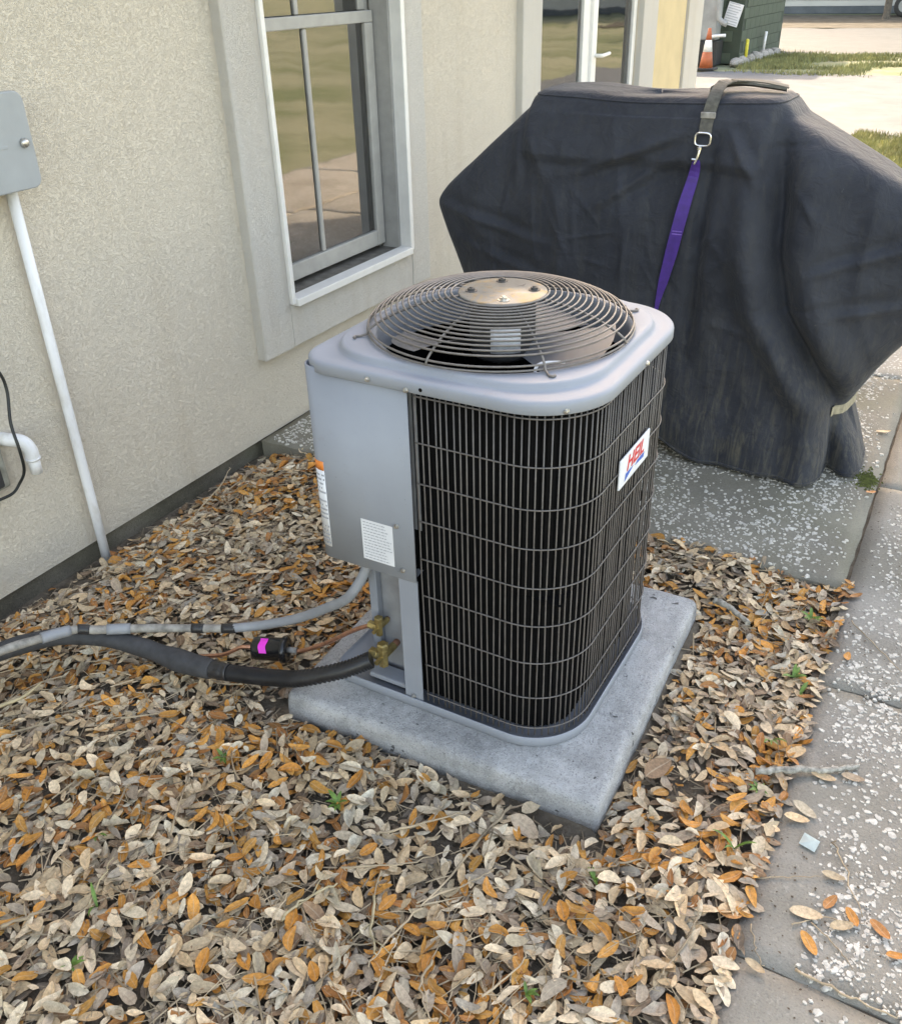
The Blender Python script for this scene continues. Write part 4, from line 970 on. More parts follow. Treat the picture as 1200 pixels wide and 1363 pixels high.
# strap with clip and purple lead thrown over the cover
ls = thing('strap', (-0.9, 3.4, 0.7), 'dark webbing strap with metal clip and purple lead over the grill cover', 'strap')
def on(x, z, o_=0.006): return Vector((x, front(x, z - 0.031) - o_, z))
sp1 = [Vector((-0.690, 3.60, 1.378)), Vector((-0.76, 3.58, 1.392)), Vector((-0.82, 3.545, 1.400)), Vector((-0.868, 3.50, 1.402)), Vector((-0.885, 3.455, 1.396)), Vector((-0.890, 3.41, 1.374)), on(-0.893, 1.345, 0.012), on(-0.897, 1.315), on(-0.899, 1.28), on(-0.899, 1.248)]
wd = [Vector((0.2, 0.9, 0.0))] * 3 + [Vector((0.8, 0.5, 0))] + [Vector((1, 0.1, 0.05))] * 6
ribbon('webbing', 'strap_olive', ls, smoothpath(sp1, 4), 0.0215, [wd[min(i // 4, 9)] for i in range(len(smoothpath(sp1, 4)))], 0.0022)
ribbon('folded_webbing', 'strap_olive', ls, smoothpath([(-0.69, 3.57, 1.372), (-0.75, 3.56, 1.380), (-0.83, 3.545, 1.388), (-0.90, 3.52, 1.384), (-0.935, 3.50, 1.370)], 4), 0.022, (0.1, 1.0, -0.25), 0.004)
b1 = on(-0.898, 1.306, 0.011)
bm = bmesh.new(); bx(bm, b1.x - 0.026, b1.x + 0.026, b1.y - 0.005, b1.y + 0.004, b1.z - 0.010, b1.z + 0.010, 0.003, 2); link('slider', fin(bm, 'slider'), 'pipe_dirty', ls)
rc = on(-0.900, 1.232, 0.016); pts = []
for k in range(28):
    a = 2 * PI * k / 28; q = (abs(math.cos(a)) ** 0.55, abs(math.sin(a)) ** 0.55)
    pts.append(rc + Vector((0.027 * math.copysign(q[0], math.cos(a)), 0, 0.021 * math.copysign(q[1], math.sin(a)))))
tubeobj('ring', 'chrome', ls, pts, 0.0038, 8, closed=True)
p1, p2 = on(-0.903, 1.210, 0.022), on(-0.916, 1.152, 0.016)
tubeobj('clip', 'chrome', ls, smoothpath([p1, (p1 + p2) / 2 + Vector((0.004, -0.002, 0)), p2], 5), lambda t_: 0.0062 - 0.002 * t_, 8)
latheobj('swivel', 'chrome', ls, [(0.004, -0.006), (0.0085, -0.004), (0.0085, 0.004), (0.004, 0.006)], tuple(p1 + (p2 - p1) * 0.1), 'z', 10)
latheobj('trigger', 'chrome', ls, [(0.0045, -0.004), (0.0045, 0.010)], tuple((p1 + p2) / 2 + Vector((-0.012, -0.003, -0.012))), 'x', 8)
lp = [on(-0.910, 1.165, 0.012), on(-0.918, 1.11, 0.014), on(-0.932, 1.02, 0.016), on(-0.946, 0.93, 0.016), on(-0.962, 0.84, 0.016), on(-0.978, 0.75, 0.016), on(-0.991, 0.68, 0.012), on(-1.0, 0.60, 0.010)]
lps = smoothpath(lp, 4); wv_ = list(np.interp(np.linspace(0, 1, len(lps)), [0, 0.08, 0.3, 0.55, 0.75, 0.9, 1.0], [0.011, 0.017, 0.022, 0.022, 0.017, 0.009, 0.004]))
ribbon('purple_lead', 'purple', ls, lps, [float(a) for a in wv_], (1, 0.15, 0.15), 0.003)
for z in (0.925, 0.915):
    p = on(-0.9475, z, 0.0205); box('stitch', 'purple_light', ls, p.x - 0.020, p.x + 0.020, p.y - 0.001, p.y + 0.001, p.z - 0.0018, p.z + 0.0018)

# ------------------------------------------------------------------ fallen leaves
ST = np.array([0.0, 0.10, 0.28, 0.5, 0.72, 0.9, 1.0])
def leaf_faces():
    F = [(0, 2, 1), (0, 3, 2)]
    for i in range(4):
        a = 1 + 3 * i; F += [(a, a + 1, a + 4, a + 3), (a + 1, a + 2, a + 5, a + 4)]
    a = 13; F += [(a, a + 1, 16), (a + 1, a + 2, 16)]; return F
LF = leaf_faces()
def leaf_uv():
    U = [(0, .5)]
    for s in ST[1:6]: U += [(s, 0.0), (s, 0.5), (s, 1.0)]
    return np.array(U + [(1, .5)])
LUV = leaf_uv()
def leaf_local(L, W, curl, bend, asym, wave, pw=0.85):
    w_ = np.sin(PI * ST[1:6] ** pw) ** 0.62 * W / 2; pts = [(-L / 2, 0, bend * 0.25)]
    for s, ww in zip(ST[1:6], w_):
        xx = (s - 0.5) * L; b0 = bend * (s - 0.5) ** 2 + wave * math.sin(s * 7); sh = asym * math.sin(PI * s)
        pts += [(xx, -ww + sh, b0 + curl * ww), (xx, sh, b0), (xx, ww + sh, b0 + curl * ww * random.uniform(0.4, 1.5))]
    pts.append((L / 2, 0, bend * 0.25)); return np.array(pts)
PAL = {'cream': (0.72, 0.575, 0.405), 'tan': (0.60, 0.44, 0.275), 'grey': (0.42, 0.33, 0.245), 'orange': (0.60, 0.265, 0.06), 'rust': (0.42, 0.175, 0.055), 'brown': (0.27, 0.175, 0.11), 'dark': (0.20, 0.15, 0.11)}
def leafcol(kind):
    c = np.array(PAL[kind]) * random.uniform(0.74, 1.2); w_ = random.gauss(0, 0.05); return c * np.array([1 + w_, 1.0, 1 - w_])
NEAR = Vector((-0.7, 0.7))
def bare(x, y):
    b_ = 0.0
    for (px, py, r, a) in ((-0.87, 1.24, 0.10, .85), (-0.72, 1.20, 0.06, .7), (-0.94, 1.14, 0.08, .6), (-0.57, 1.39, 0.09, .95), (-0.47, 1.40, 0.06, .9), (-0.33, 1.63, 0.10, .85), (-0.39, 1.74, 0.06, .6), (-1.48, .88, .07, .5), (-1.15, .67, .08, .6), (-1.08, .60, .06, .5), (-0.84, 1.36, .07, .4), (-0.76, 1.12, .06, .5), (-1.40, 1.38, .08, .6)):
        b_ = max(b_, a * bell(math.hypot(x - px, y - py), r))
    d = x + 2.5
    if d < 0.24: b_ = max(b_, clamp(1.2 - (d + 0.11 * nz(y * 3.5, 3) + 0.04 * nz(y * 13, 8)) / 0.13))
    return b_
def pile(x, y):
    dp_ = math.hypot(max(-1.37 - x, 0, x + 0.465), max(1.405 - y, 0, y - 2.325)); k_ = clamp(dp_ / 0.14)
    return k_ * (0.020 * clamp(0.4 + nz(x * 2.2, y * 2.2, 6.6)) + 0.010 * clamp(nz(x * 6, y * 6, 1.6)))
def inpad(x, y, m): return PX0 - m < x < PX1 + m and PY0 - m < y < PY1 + m
def spot():
    while True:
        x = random.uniform(-2.5, -0.085); y = random.uniform(-0.05, 2.70)
        if y < 0.30 + (x + 1.28) * 0.52 - 0.12: continue
        if x < -1.2 and (x + 2.5) < -1.3 + 0: continue
        return x, y
def build_leaves(name, count, layer, sizes, kinds, tilt, kind='stuff'):
    V = []; C_ = []; UV = []; nleaf = 0; tries = 0
    while nleaf < count and tries < count * 6:
        tries += 1
        x, y = spot(); far = math.hypot(x + 0.4, y - 0.3)
        if inpad(x, y, 0.012): continue
        if random.random() < bare(x, y) * (1.0 if layer > 0 else 0.75): continue
        L = random.uniform(*sizes); W = L * random.uniform(0.32, 0.47)
        P = leaf_local(L, W, random.gauss(0.28, 0.45) * random.choice((1, 1, -0.7)), random.gauss(0.04, 0.17) * L, random.gauss(0, 0.09) * L, random.gauss(0, 0.03) * L, random.uniform(0.62, 1.3))
        m = Matrix.Rotation(random.uniform(0, 2 * PI), 3, 'Z') @ Matrix.Rotation(random.gauss(0, tilt), 3, 'Y') @ Matrix.Rotation(random.gauss(0, tilt), 3, 'X')
        z = soil_h(x, y) + pile(x, y) * (1 - bare(x, y)) + layer + random.uniform(0.002, 0.012)
        if x > -0.10 - L * 0.4: z = max(z, 0.036 if random.random() < 0.75 else z)
        V.append(P @ np.array(m).T + np.array((x, y, z)))
        kw = dict(kinds); oc_ = nz(x * 3.4, y * 3.4, 12.5)
        for q in ('orange', 'rust'):
            if q in kw: kw[q] *= clamp(1 + 3.2 * oc_, 0.25, 3.0)
        C_.append(leafcol(random.choices(list(kw), list(kw.values()))[0])); UV.append(LUV); nleaf += 1
    N = nleaf; V = np.concatenate(V)
    # keep everything clear of the pad and above the slab tops
    F = [tuple(i * 17 + k for k in f) for i in range(N) for f in LF]
    me = bpy.data.meshes.new(name); me.from_pydata(V.tolist(), [], F)
    ca = me.color_attributes.new('col', 'FLOAT_COLOR', 'POINT')
    cc_ = np.repeat(np.concatenate([np.array(C_), np.ones((N, 1))], 1), 17, axis=0).astype(np.float32); ca.data.foreach_set('color', cc_.ravel())
    uvl = me.uv_layers.new(name='UVMap'); idx = np.empty(len(me.loops), dtype=np.int32); me.loops.foreach_get('vertex_index', idx)
    uvl.data.foreach_set('uv', np.tile(LUV, (N, 1))[idx].astype(np.float32).ravel())
    me.polygons.foreach_set('use_smooth', np.ones(len(me.polygons), dtype=bool))
    return me
deep = build_leaves('deep', 8200, 0.0, (0.018, 0.056), {'dark': 1.6, 'brown': 3, 'grey': 3.4, 'rust': 1.6, 'tan': 2.5, 'orange': 1}, 0.15)
mid = build_leaves('mid', 6600, 0.007, (0.022, 0.062), {'grey': 2.4, 'tan': 4, 'brown': 1.5, 'rust': 1.6, 'orange': 2.2, 'cream': 3}, 0.18)
topm = build_leaves('top', 3900, 0.014, (0.026, 0.068), {'cream': 4.2, 'tan': 3.4, 'grey': 2, 'orange': 3.0, 'rust': 1.1, 'brown': 0.7}, 0.22)
bm = bmesh.new()
for m_ in (deep, mid, topm): bm.from_mesh(m_)
me = bpy.data.meshes.new('leaf_litter'); bm.to_mesh(me); bm.free(); me.materials.append(MATS['leaf'])
for p in me.polygons: p.use_smooth = True
props(link('leaf_litter', me, None, loc=(0, 0, 0)), 'carpet of dry tan and orange leaves over the soil bed', None, None, 'stuff')
# crumbs, needles and twig bits
V = []; F = []
for _ in range(8500):
    x, y = spot()
    if inpad(x, y, 0.01): continue
    L = random.choice((random.uniform(0.008, 0.03), random.uniform(0.03, 0.09))); a = random.uniform(0, 2 * PI); r = random.uniform(0.0006, 0.0019)
    z = soil_h(x, y) + pile(x, y) * (1 - bare(x, y)) + random.uniform(0.004, 0.026) * (1 - 0.7 * bare(x, y)); dz = random.gauss(0, 0.16) * L
    d = Vector((math.cos(a) * L / 2, math.sin(a) * L / 2, dz / 2)); s = Vector((-math.sin(a), math.cos(a), 0)) * r; c = Vector((x, y, z)); b0 = len(V)
    if (c + d).x > -0.09 or (c - d).x > -0.09: continue
    for e in (-1, 1): V += [c + e * d + s, c + e * d - s, c + e * d + Vector((0, 0, 1.6 * r))]
    F += [(b0, b0 + 1, b0 + 4, b0 + 3), (b0 + 1, b0 + 2, b0 + 5, b0 + 4), (b0 + 2, b0, b0 + 3, b0 + 5)]
for _ in range(1150):
    x, y = spot(); L = random.uniform(0.05, 0.20); a = random.uniform(0, 2 * PI)
    if inpad(x, y, 0.10) or x > -0.2 or x < -2.36: continue
    if random.random() > clamp(0.5 + 1.5 * nz(x * 2, y * 2, 4.4)) : continue
    r = random.choice((random.uniform(0.0007, 0.0014), random.uniform(0.0007, 0.0014), random.uniform(0.0014, 0.0028))); b0 = len(V); m = 6; kx = random.gauss(0, 0.25)
    for i in range(m):
        f = i / (m - 1) - 0.5; aa = a + kx * f; px, py = x + math.cos(aa) * L * f, y + math.sin(aa) * L * f
        z = soil_h(px, py) + pile(px, py) * (1 - bare(px, py)) + 0.027 - 0.016 * bare(px, py); rr = r * (1.2 - 0.9 * (f + 0.5))
        nx_, ny_ = -math.sin(aa) * rr, math.cos(aa) * rr; V += [(px + nx_, py + ny_, z), (px - nx_, py - ny_, z), (px, py, z + 1.5 * rr)]
    for i in range(m - 1):
        q = b0 + 3 * i; F += [(q, q + 1, q + 4, q + 3), (q + 1, q + 2, q + 5, q + 4), (q + 2, q, q + 3, q + 5)]
props(link('twig_litter', pyd('twig_litter', V, F), 'twig', loc=(0, 0, 0)), 'fine twig and needle debris among the leaves', None, None, 'stuff')

V = []; F = []
for _ in range(1500):                                               # crumbs of leaf and bark swept onto the walk
    x = -0.097 + abs(random.gauss(0, 0.16)); y = random.uniform(1.0, 4.4); s = random.uniform(0.0012, 0.0045); a = random.uniform(0, PI); e = random.uniform(0.25, 1)
    if random.random() > clamp(0.35 + 1.4 * nz(x * 3, y * 3, 8.8)) and min(abs(y - q) for q in yj) > 0.03: continue
    b0 = len(V); c_, s_ = math.cos(a), math.sin(a)
    V += [(x + s * c_, y + s * s_, 0.0335), (x - s * e * s_, y + s * e * c_, 0.0345), (x - s * c_, y - s * s_, 0.0335), (x + s * e * s_, y - s * e * c_, 0.034)]; F.append((b0, b0 + 1, b0 + 2, b0 + 3))
props(link('walk_debris', pyd('walk_debris', V, F), 'debris', loc=(0, 0, 0)), 'fine brown crumbs scattered along the sidewalk edge', None, None, 'stuff')
# single leaves lying on top, nearest the camera
def one_leaf_mesh(kind, L, W, curl, bend, asym, wave, pw):
    P = leaf_local(L, W, curl, bend, asym, wave, pw); me = bpy.data.meshes.new('fallen_leaf'); me.from_pydata(P.tolist(), [], LF)
    ca = me.color_attributes.new('col', 'FLOAT_COLOR', 'POINT'); c = leafcol(kind); ca.data.foreach_set('color', np.tile(np.array([*c, 1.0], dtype=np.float32), 17))
    uvl = me.uv_layers.new(name='UVMap'); idx = np.empty(len(me.loops), dtype=np.int32); me.loops.foreach_get('vertex_index', idx)
    uvl.data.foreach_set('uv', LUV[idx].astype(np.float32).ravel())
    for p in me.polygons: p.use_smooth = True
    me.materials.append(MATS['leaf']); return me
LAB = {'cream': 'pale cream', 'tan': 'plain tan', 'grey': 'grey-brown', 'orange': 'bright orange-brown'}
lib = {k: [one_leaf_mesh(k, random.uniform(0.042, 0.072), random.uniform(0.017, 0.028), random.gauss(0.25, 0.4), random.gauss(0.014, 0.014), random.gauss(0, 0.004), random.gauss(0, 0.002), random.uniform(0.66, 1.25)) for _ in range(16)] for k in LAB}
made = []; tr_ = 0
while len(made) < 285 and tr_ < 20000:
    tr_ += 1
    x = random.uniform(-2.0, -0.12); y = random.uniform(0.42, 1.75)
    edge = 0.455 + (x + 1.28) * 0.54
    if y < edge or y > edge + 0.82 or x < -1.32 - (y - 0.42) * 1.22: continue
    if inpad(x, y, 0.045) or random.random() < bare(x, y): continue
    if any((x - a) ** 2 + (y - b_) ** 2 < 0.032 ** 2 for a, b_ in made): continue
    made.append((x, y)); k = random.choices(list(LAB), (3.6, 2.4, 1.4, 2.6))[0]
    o = bpy.data.objects.new('fallen_leaf', random.choice(lib[k])); COL.objects.link(o)
    o.location = (x, y, soil_h(x, y) + pile(x, y) * (1 - bare(x, y)) + random.uniform(0.024, 0.031) * (1 - 0.5 * bare(x, y)))
    o.rotation_euler = (random.gauss(0, 0.18), random.gauss(0, 0.18), random.uniform(0, 2 * PI)); 
    where = ('beside the sidewalk edge', 'leaves beside the sidewalk edge') if x > -0.42 else ('between the pad and the bottom edge', 'leaves in front of the pad') if x > -0.95 else ('in the lower left corner', 'leaves in the lower left') if y < 0.98 else ('on the left, below the black pipe', 'leaves below the black pipe')
    props(o, '%s dry leaf on top of the litter %s' % (LAB[k], where[0]), 'leaf', '%s %s' % (LAB[k], where[1]))
# leaves blown onto the walk
for (x, y, kind, L, a, lab) in ((0.021, 1.394, 'cream', 0.068, 0.1, 'cream curled leaf on the sidewalk above the cracked joint'), (0.038, 1.326, 'orange', 0.060, -0.9, 'bright orange leaf on the sidewalk just above the joint'),
        (0.091, 1.399, 'tan', 0.055, 0.6, 'crumpled tan leaf on the sidewalk, right of the cream one'), (0.160, 1.427, 'rust', 0.055, -0.7, 'reddish brown leaf on the sidewalk near the right edge'),
        (0.196, 1.381, 'orange', 0.042, 0.4, 'small orange-brown leaf at the right edge of the sidewalk'), (0.054, 1.516, 'tan', 0.05, 0.1, 'flat tan leaf on shells beside a thin twig'),
        (-0.037, 1.674, 'cream', 0.064, -0.4, 'pale leaf on the sidewalk above the white scrap'), (-0.048, 1.640, 'tan', 0.058, 0.2, 'tan leaf just above the white scrap, under the pale one'),
        (0.060, 1.445, 'rust', 0.05, 1.2, 'dark red leaf standing among sidewalk shells'), (0.105, 1.43, 'orange', 0.05, -1.0, 'orange-brown leaf leaning by the dark red one'),
        (-0.15, 3.90, 'tan', 0.06, 0.3, 'tan leaf lying beside the far patio joint'), (-0.121, 3.33, 'rust', 0.05, 0.9, 'reddish leaf on the joint near the grill cover'),
        (-0.017, 1.80, 'tan', 0.06, 0.1, 'tan leaf tucked below the lichen stick'), (0.045, 1.83, 'grey', 0.055, 0.2, 'grey-brown leaf at the end of the lichen stick'),
        (-0.045, 1.225, 'tan', 0.045, -0.3, 'tan leaf wedged in the sidewalk joint'), (-0.065, 2.62, 'rust', 0.045, 0.8, 'red-brown leaf where sidewalk meets patio corner'), (-0.04, 2.30, 'orange', 0.05, 1.6, 'orange leaf alone on the sidewalk beside the weeds')):
    me = one_leaf_mesh(kind, L, L * 0.42, 0.25, 0.018, 0.002, 0.001, 0.9); o = bpy.data.objects.new('fallen_leaf', me); COL.objects.link(o)
    o.location = (x, y, 0.0375); o.rotation_euler = (random.gauss(0, 0.08), random.gauss(0, 0.08), a); props(o, lab, 'leaf', 'leaves on the sidewalk')
# one big broad leaf by the pad
def big_leaf(x, y, a, kind, L, lab):
    me = one_leaf_mesh(kind, L, L * 0.5, 0.2, 0.03, 0.004, 0.002, 0.9); o = bpy.data.objects.new('broad_leaf', me); COL.objects.link(o)
    o.location = (x, y, soil_h(x, y) + 0.035); o.rotation_euler = (0.35, 0.1, a); props(o, lab, 'leaf')
big_leaf(-0.385, 1.655, 1.2, 'brown', 0.10, 'largest brown leaf, broad and upright near the pad corner')
big_leaf(-0.60, 1.335, -0.3, 'grey', 0.085, 'large grey-brown leaf in front of the pad corner')
big_leaf(-0.615, 1.40, 1.1, 'cream', 0.06, 'pale leaf standing upright against the front of the pad')

# ------------------------------------------------------------------ twigs and sticks
TW = [([(-0.657, 1.379), (-0.675, 1.185), (-0.694, 1.019)], 0.0042, 'longest twig, lying away from the pad corner'), ([(-0.887, 1.137), (-0.816, 1.205), (-0.749, 1.291)], 0.0036, 'grey twig crossing the bare soil by the pad'),
      ([(-0.899, 1.019), (-0.784, 1.104), (-0.715, 1.187)], 0.0026, 'slender twig left of the longest one'), ([(-0.694, 1.019), (-0.714, 0.933), (-0.718, 0.855)], 0.003, 'twig continuing below the longest twig'),
      ([(-0.707, 1.026), (-0.638, 1.117), (-0.598, 1.182)], 0.0024, 'thin twig branching right off the longest twig'), ([(-0.80, 1.003), (-0.758, 0.928), (-0.715, 0.88)], 0.0034, 'pale bent twig in the foreground leaves'),
      ([(-0.614, 0.93), (-0.601, 0.866), (-0.55, 0.822)], 0.0032, 'short grey twig near the bottom edge'), ([(-0.935, 0.852), (-0.927, 0.907), (-0.883, 0.984)], 0.0040, 'forked pale twig in the lower left leaves'),
      ([(-0.939, 0.82), (-0.956, 0.861), (-0.966, 0.917)], 0.0022, 'small twig crossing the forked twig'), ([(-1.455, 0.56), (-1.421, 0.608), (-1.401, 0.65)], 0.0048, 'stout twig at the lower left edge'),
      ([(-1.329, 0.689), (-1.367, 0.766), (-1.38, 0.805)], 0.0024, 'straight thin pale twig at the lower left'), ([(-2.34, 2.09), (-2.345, 2.257), (-2.378, 2.344)], 0.0030, 'thin twig leaning in the gap along the house wall'),
      ([(-0.419, 1.268), (-0.37, 1.315), (-0.32, 1.354)], 0.0036, 'grey twig right of the pad corner'), ([(-0.491, 0.909), (-0.454, 0.999), (-0.455, 1.036)], 0.0026, 'brown twig at the bottom middle'),
      ([(-0.2, 1.12), (-0.177, 1.244), (-0.184, 1.32)], 0.0026, 'thin stem along the sidewalk edge'), ([(0.04, 1.617), (0.075, 1.546), (0.124, 1.446)], 0.0020, 'thin dark twig across the sidewalk shells'),
      ([(-0.102, 1.439), (-0.043, 1.464), (0.028, 1.505)], 0.0016, 'hair-thin twig level across the sidewalk'), ([(-0.077, 1.317), (-0.053, 1.269), (-0.029, 1.235)], 0.0016, 'short fine twig at the joint corner'),
      ([(0.03, 1.256), (0.128, 1.250), (0.215, 1.247)], 0.0032, 'tan twig lying along the sidewalk joint'), ([(0.036, 1.379), (0.085, 1.348), (0.126, 1.315)], 0.0017, 'fine twig below the orange sidewalk leaf'),
      ([(-0.005, 1.357), (0.056, 1.405), (0.132, 1.431)], 0.0017, 'fine twig between the sidewalk leaves'), ([(-0.055, 2.479), (0.023, 2.392), (0.103, 2.305)], 0.0019, 'thin dark twig far up the sidewalk')]
for pts, r, lab in TW:
    onw = pts[1][0] > -0.1
    P3 = [Vector((x, y, (0.0345 + r if x > -0.1 else soil_h(x, y) + pile(x, y) * (1 - bare(x, y)) + 0.034))) for x, y in pts]
    if 'wall' in lab: P3 = [Vector((p.x, p.y, z)) for p, z in zip(P3, (0.0, 0.05, 0.07))]
    sm = smoothpath(P3, 6); sm = [p + Vector((random.gauss(0, 0.0022), random.gauss(0, 0.0022), 0 if onw else random.gauss(0, 0.001))) for p in sm]
    bm = bmesh.new(); tube(bm, sm, lambda t_: r * (1 - 0.5 * t_) * random.uniform(0.85, 1.15), 6)
    if r > 0.003 and not onw:                                       # side shoots
        for q in (5, 8):
            p = sm[q]; d = (sm[q + 1] - sm[q]).normalized(); s = Vector((-d.y, d.x, 0.1)) * random.choice((-1, 1))
            tube(bm, [p, p + (d + s * 0.9) * 0.018, p + (d * 1.1 + s * 0.8) * 0.042], lambda t_: r * 0.5 * (1 - 0.6 * t_), 5)
    props(link('twig', fin(bm, 'twig'), 'straw' if 'pale' in lab else 'twig'), lab, 'twig', 'fallen twigs')
def stick(pts, r, lab):
    sm = smoothpath(pts, 10); bm = bmesh.new()
    tube(bm, [p + Vector((random.gauss(0, 0.0015), random.gauss(0, 0.0015), 0)) for p in sm], lambda t_: r * (1 - 0.25 * t_) * random.uniform(0.85, 1.2), 9)
    props(link('stick', fin(bm, 'stick'), 'lichen_twig'), lab, 'stick', 'lichen sticks')
stick([(-0.165, 1.74, 0.040), (-0.085, 1.785, 0.046), (-0.01, 1.825, 0.043), (0.050, 1.873, 0.041)], 0.0085, 'lichen-covered stick reaching from the leaves onto the sidewalk')
stick([(-0.445, 2.385, 0.045), (-0.395, 2.365, 0.048), (-0.325, 2.315, 0.046)], 0.010, 'lichen-covered stick in the leaves right of the pad')
g = tubeobj('grass_stalk', 'straw', None, smoothpath([(-2.06, 0.93, 0.05), (-2.02, 1.00, 0.055), (-1.99, 1.05, 0.06), (-2.0, 1.12, 0.055)], 6), lambda t_: 0.007 * (1 - 0.6 * t_), 6)
props(g, 'flat pale dried stalk at the far left edge below the pipes', 'stalk')

# ------------------------------------------------------------------ green weeds
def weed(x, y, s, nb, lab, blade=False):
    t_ = thing('green_weed', (x, y, soil_h(x, y)), lab, 'weed', 'weeds sprouting through the leaves')
    for k in range(nb):
        a = random.uniform(0, 2 * PI); L = s * random.uniform(0.7, 1.2); up = random.uniform(0.5, 1.2) if not blade else 1.5
        z0 = pile(x, y) + 0.02
        base = Vector((0, 0, 0)); d = Vector((math.cos(a), math.sin(a), 0)); side = Vector((-d.y, d.x, 0))
        V = []; F = []; m = 5
        for i in range(m + 1):
            f = i / m; p = d * L * f * 0.9 + Vector((0, 0, z0 + L * up * (f - 0.55 * f * f))); ww = (0.0035 if blade else 0.22 * L * 0.6) * math.sin(PI * (0.12 + 0.88 * f) ** 0.9) + 0.0006
            V += [p - side * ww + Vector((0, 0, 0.3 * ww)), p, p + side * ww + Vector((0, 0, 0.3 * ww))]
        F = [(3 * i + j, 3 * i + j + 1, 3 * i + j + 4, 3 * i + j + 3) for i in range(m) for j in (0, 1)]
        V = [v + Vector((x, y, soil_h(x, y))) for v in V]
        link('leaf', pyd('leaf', V, F), 'weed', t_, smooth=True)
for x, y, s, nb, lab, bl in ((-0.169, 2.455, 0.035, 9, 'leafy green weed by the sidewalk, furthest back', False), (-0.158, 2.15, 0.04, 7, 'green weed sprout halfway along the sidewalk edge', False), (-0.128, 2.095, 0.04, 3, 'two-leaved green sprig touching the sidewalk edge', False),
        (-0.161, 1.865, 0.045, 4, 'narrow green blades beside the lichen stick', True), (-0.145, 1.695, 0.032, 8, 'small bushy green weed below the lichen stick', False), (-1.02, 1.173, 0.035, 7, 'green weed left of the bare soil by the pad', False),
        (-1.368, 1.158, 0.035, 6, 'green weed below the black insulated pipe', False), (-1.471, 0.829, 0.045, 2, 'single green blade at the far left of the leaves', True), (-1.318, 0.697, 0.06, 2, 'long green blade in the lower left leaves', True),
        (-1.26, 0.575, 0.03, 5, 'faint green weed in the bottom left dark patch', False), (-0.401, 1.268, 0.025, 5, 'tiny green weed right of the pad corner', False), (-0.421, 0.965, 0.028, 5, 'small green weed at the bottom centre', False), (-0.155, 1.50, 0.05, 3, 'thin green stem by the sidewalk opposite the white scrap', True)):
    weed(x, y, s, nb, lab, bl)
bm = bmesh.new()
vv = [bm.verts.new(p) for p in ((-0.030, 1.574, 0.0352), (0.006, 1.565, 0.0350), (0.012, 1.600, 0.0365), (-0.024, 1.610, 0.0362), (-0.008, 1.588, 0.0385))]
for q in ((0, 1, 4), (1, 2, 4), (2, 3, 4), (3, 0, 4)): bm.faces.new([vv[i] for i in q])
ex = bmesh.ops.solidify(bm, geom=bm.faces[:], thickness=0.0012)
props(link('plastic_scrap', fin(bm, 'plastic_scrap'), 'scrap_pale'), 'small square pale scrap of plastic lying on the sidewalk edge', 'scrap')
V = []; F = []
for _ in range(420):                                                # moss cushion in the joint
    a = random.uniform(0, 2 * PI); r = abs(random.gauss(0, 0.4)); x = -0.150 + 0.055 * r * math.cos(a); y = 3.44 + 0.11 * r * math.sin(a); b0 = len(V); s = random.uniform(0.003, 0.007)
    V += [(x - s, y - s, 0.031), (x + s, y - s, 0.031), (x, y + s, 0.031), (x, y, 0.032 + s)]; F += [(b0, b0 + 1, b0 + 3), (b0 + 1, b0 + 2, b0 + 3), (b0 + 2, b0, b0 + 3)]
props(link('moss', pyd('moss', V, F), 'moss'), 'olive moss tuft growing in the patio joint', None, None, 'stuff')

# ------------------------------------------------------------------ far background
co = thing('traffic_cone', (-5.30, 19.3, 0.001), 'orange and white traffic cone beside the green block wall', 'traffic cone')
bm = bmesh.new(); bx(bm, -5.49, -5.11, 19.12, 19.48, 0.003, 0.045, 0.012, 2); link('base', fin(bm, 'base'), 'rubber', co)
def frus(name, mat, z0, z1):
    r = lambda z: 0.135 - (0.135 - 0.028) * (z / 0.72)
    latheobj(name, mat, co, [(r(z0), z0), (r(z1), z1)], (-5.30, 19.3, 0.0), 'z', 20)
frus('lower_body', 'cone_orange', 0.045, 0.32); frus('reflective_band', 'cone_white', 0.3205, 0.52); frus('upper_body', 'cone_orange', 0.5205, 0.72)
gw = thing('green_block_wall', (-5.2, 22.2, 0), 'low dark green painted block enclosure behind the traffic cone', 'block wall')
box('core', 'mortar_green', gw, -7.6, -5.03, 20.65, 24.35, 0, 1.78)
bm = bmesh.new(); bx(bm, 0, 0.012, 0, 0.388, 0, 0.188, 0.003); blk = fin(bm, 'block'); blk.materials.append(MATS['green_paint'])
bm = bmesh.new(); bx(bm, 0, 0.388, -0.012, 0, 0, 0.188, 0.003); blk2 = fin(bm, 'block'); blk2.materials.append(MATS['green_paint'])
for row in range(9):
    off = 0.2 if row % 2 else 0.0
    for k in range(10):
        y = 20.66 + k * 0.4 - off
        if y < 20.64 or y + 0.388 > 24.36: continue
        o = bpy.data.objects.new('block', blk); COL.objects.link(o); o.parent = gw; o.location = Vector((-5.03, y, 0.006 + row * 0.2)) - gw.location
    for k in range(7):
        x = -7.6 + k * 0.4 - off + 0.005
        if x < -7.62 or x + 0.388 > -5.02: continue
        o = bpy.data.objects.new('block', blk2); COL.objects.link(o); o.parent = gw; o.location = Vector((x, 20.65, 0.006 + row * 0.2)) - gw.location
sg = thing('notice_board', (-5.26, 20.55, 0.6), 'tilted white printed notice on the green block wall', 'notice')
me_ = bmesh.new(); bx(me_, -0.15, 0.15, -0.006, 0.006, -0.20, 0.20, 0.003); mm = fin(me_, 'sheet'); mm.materials.append(MATS['label_white'])
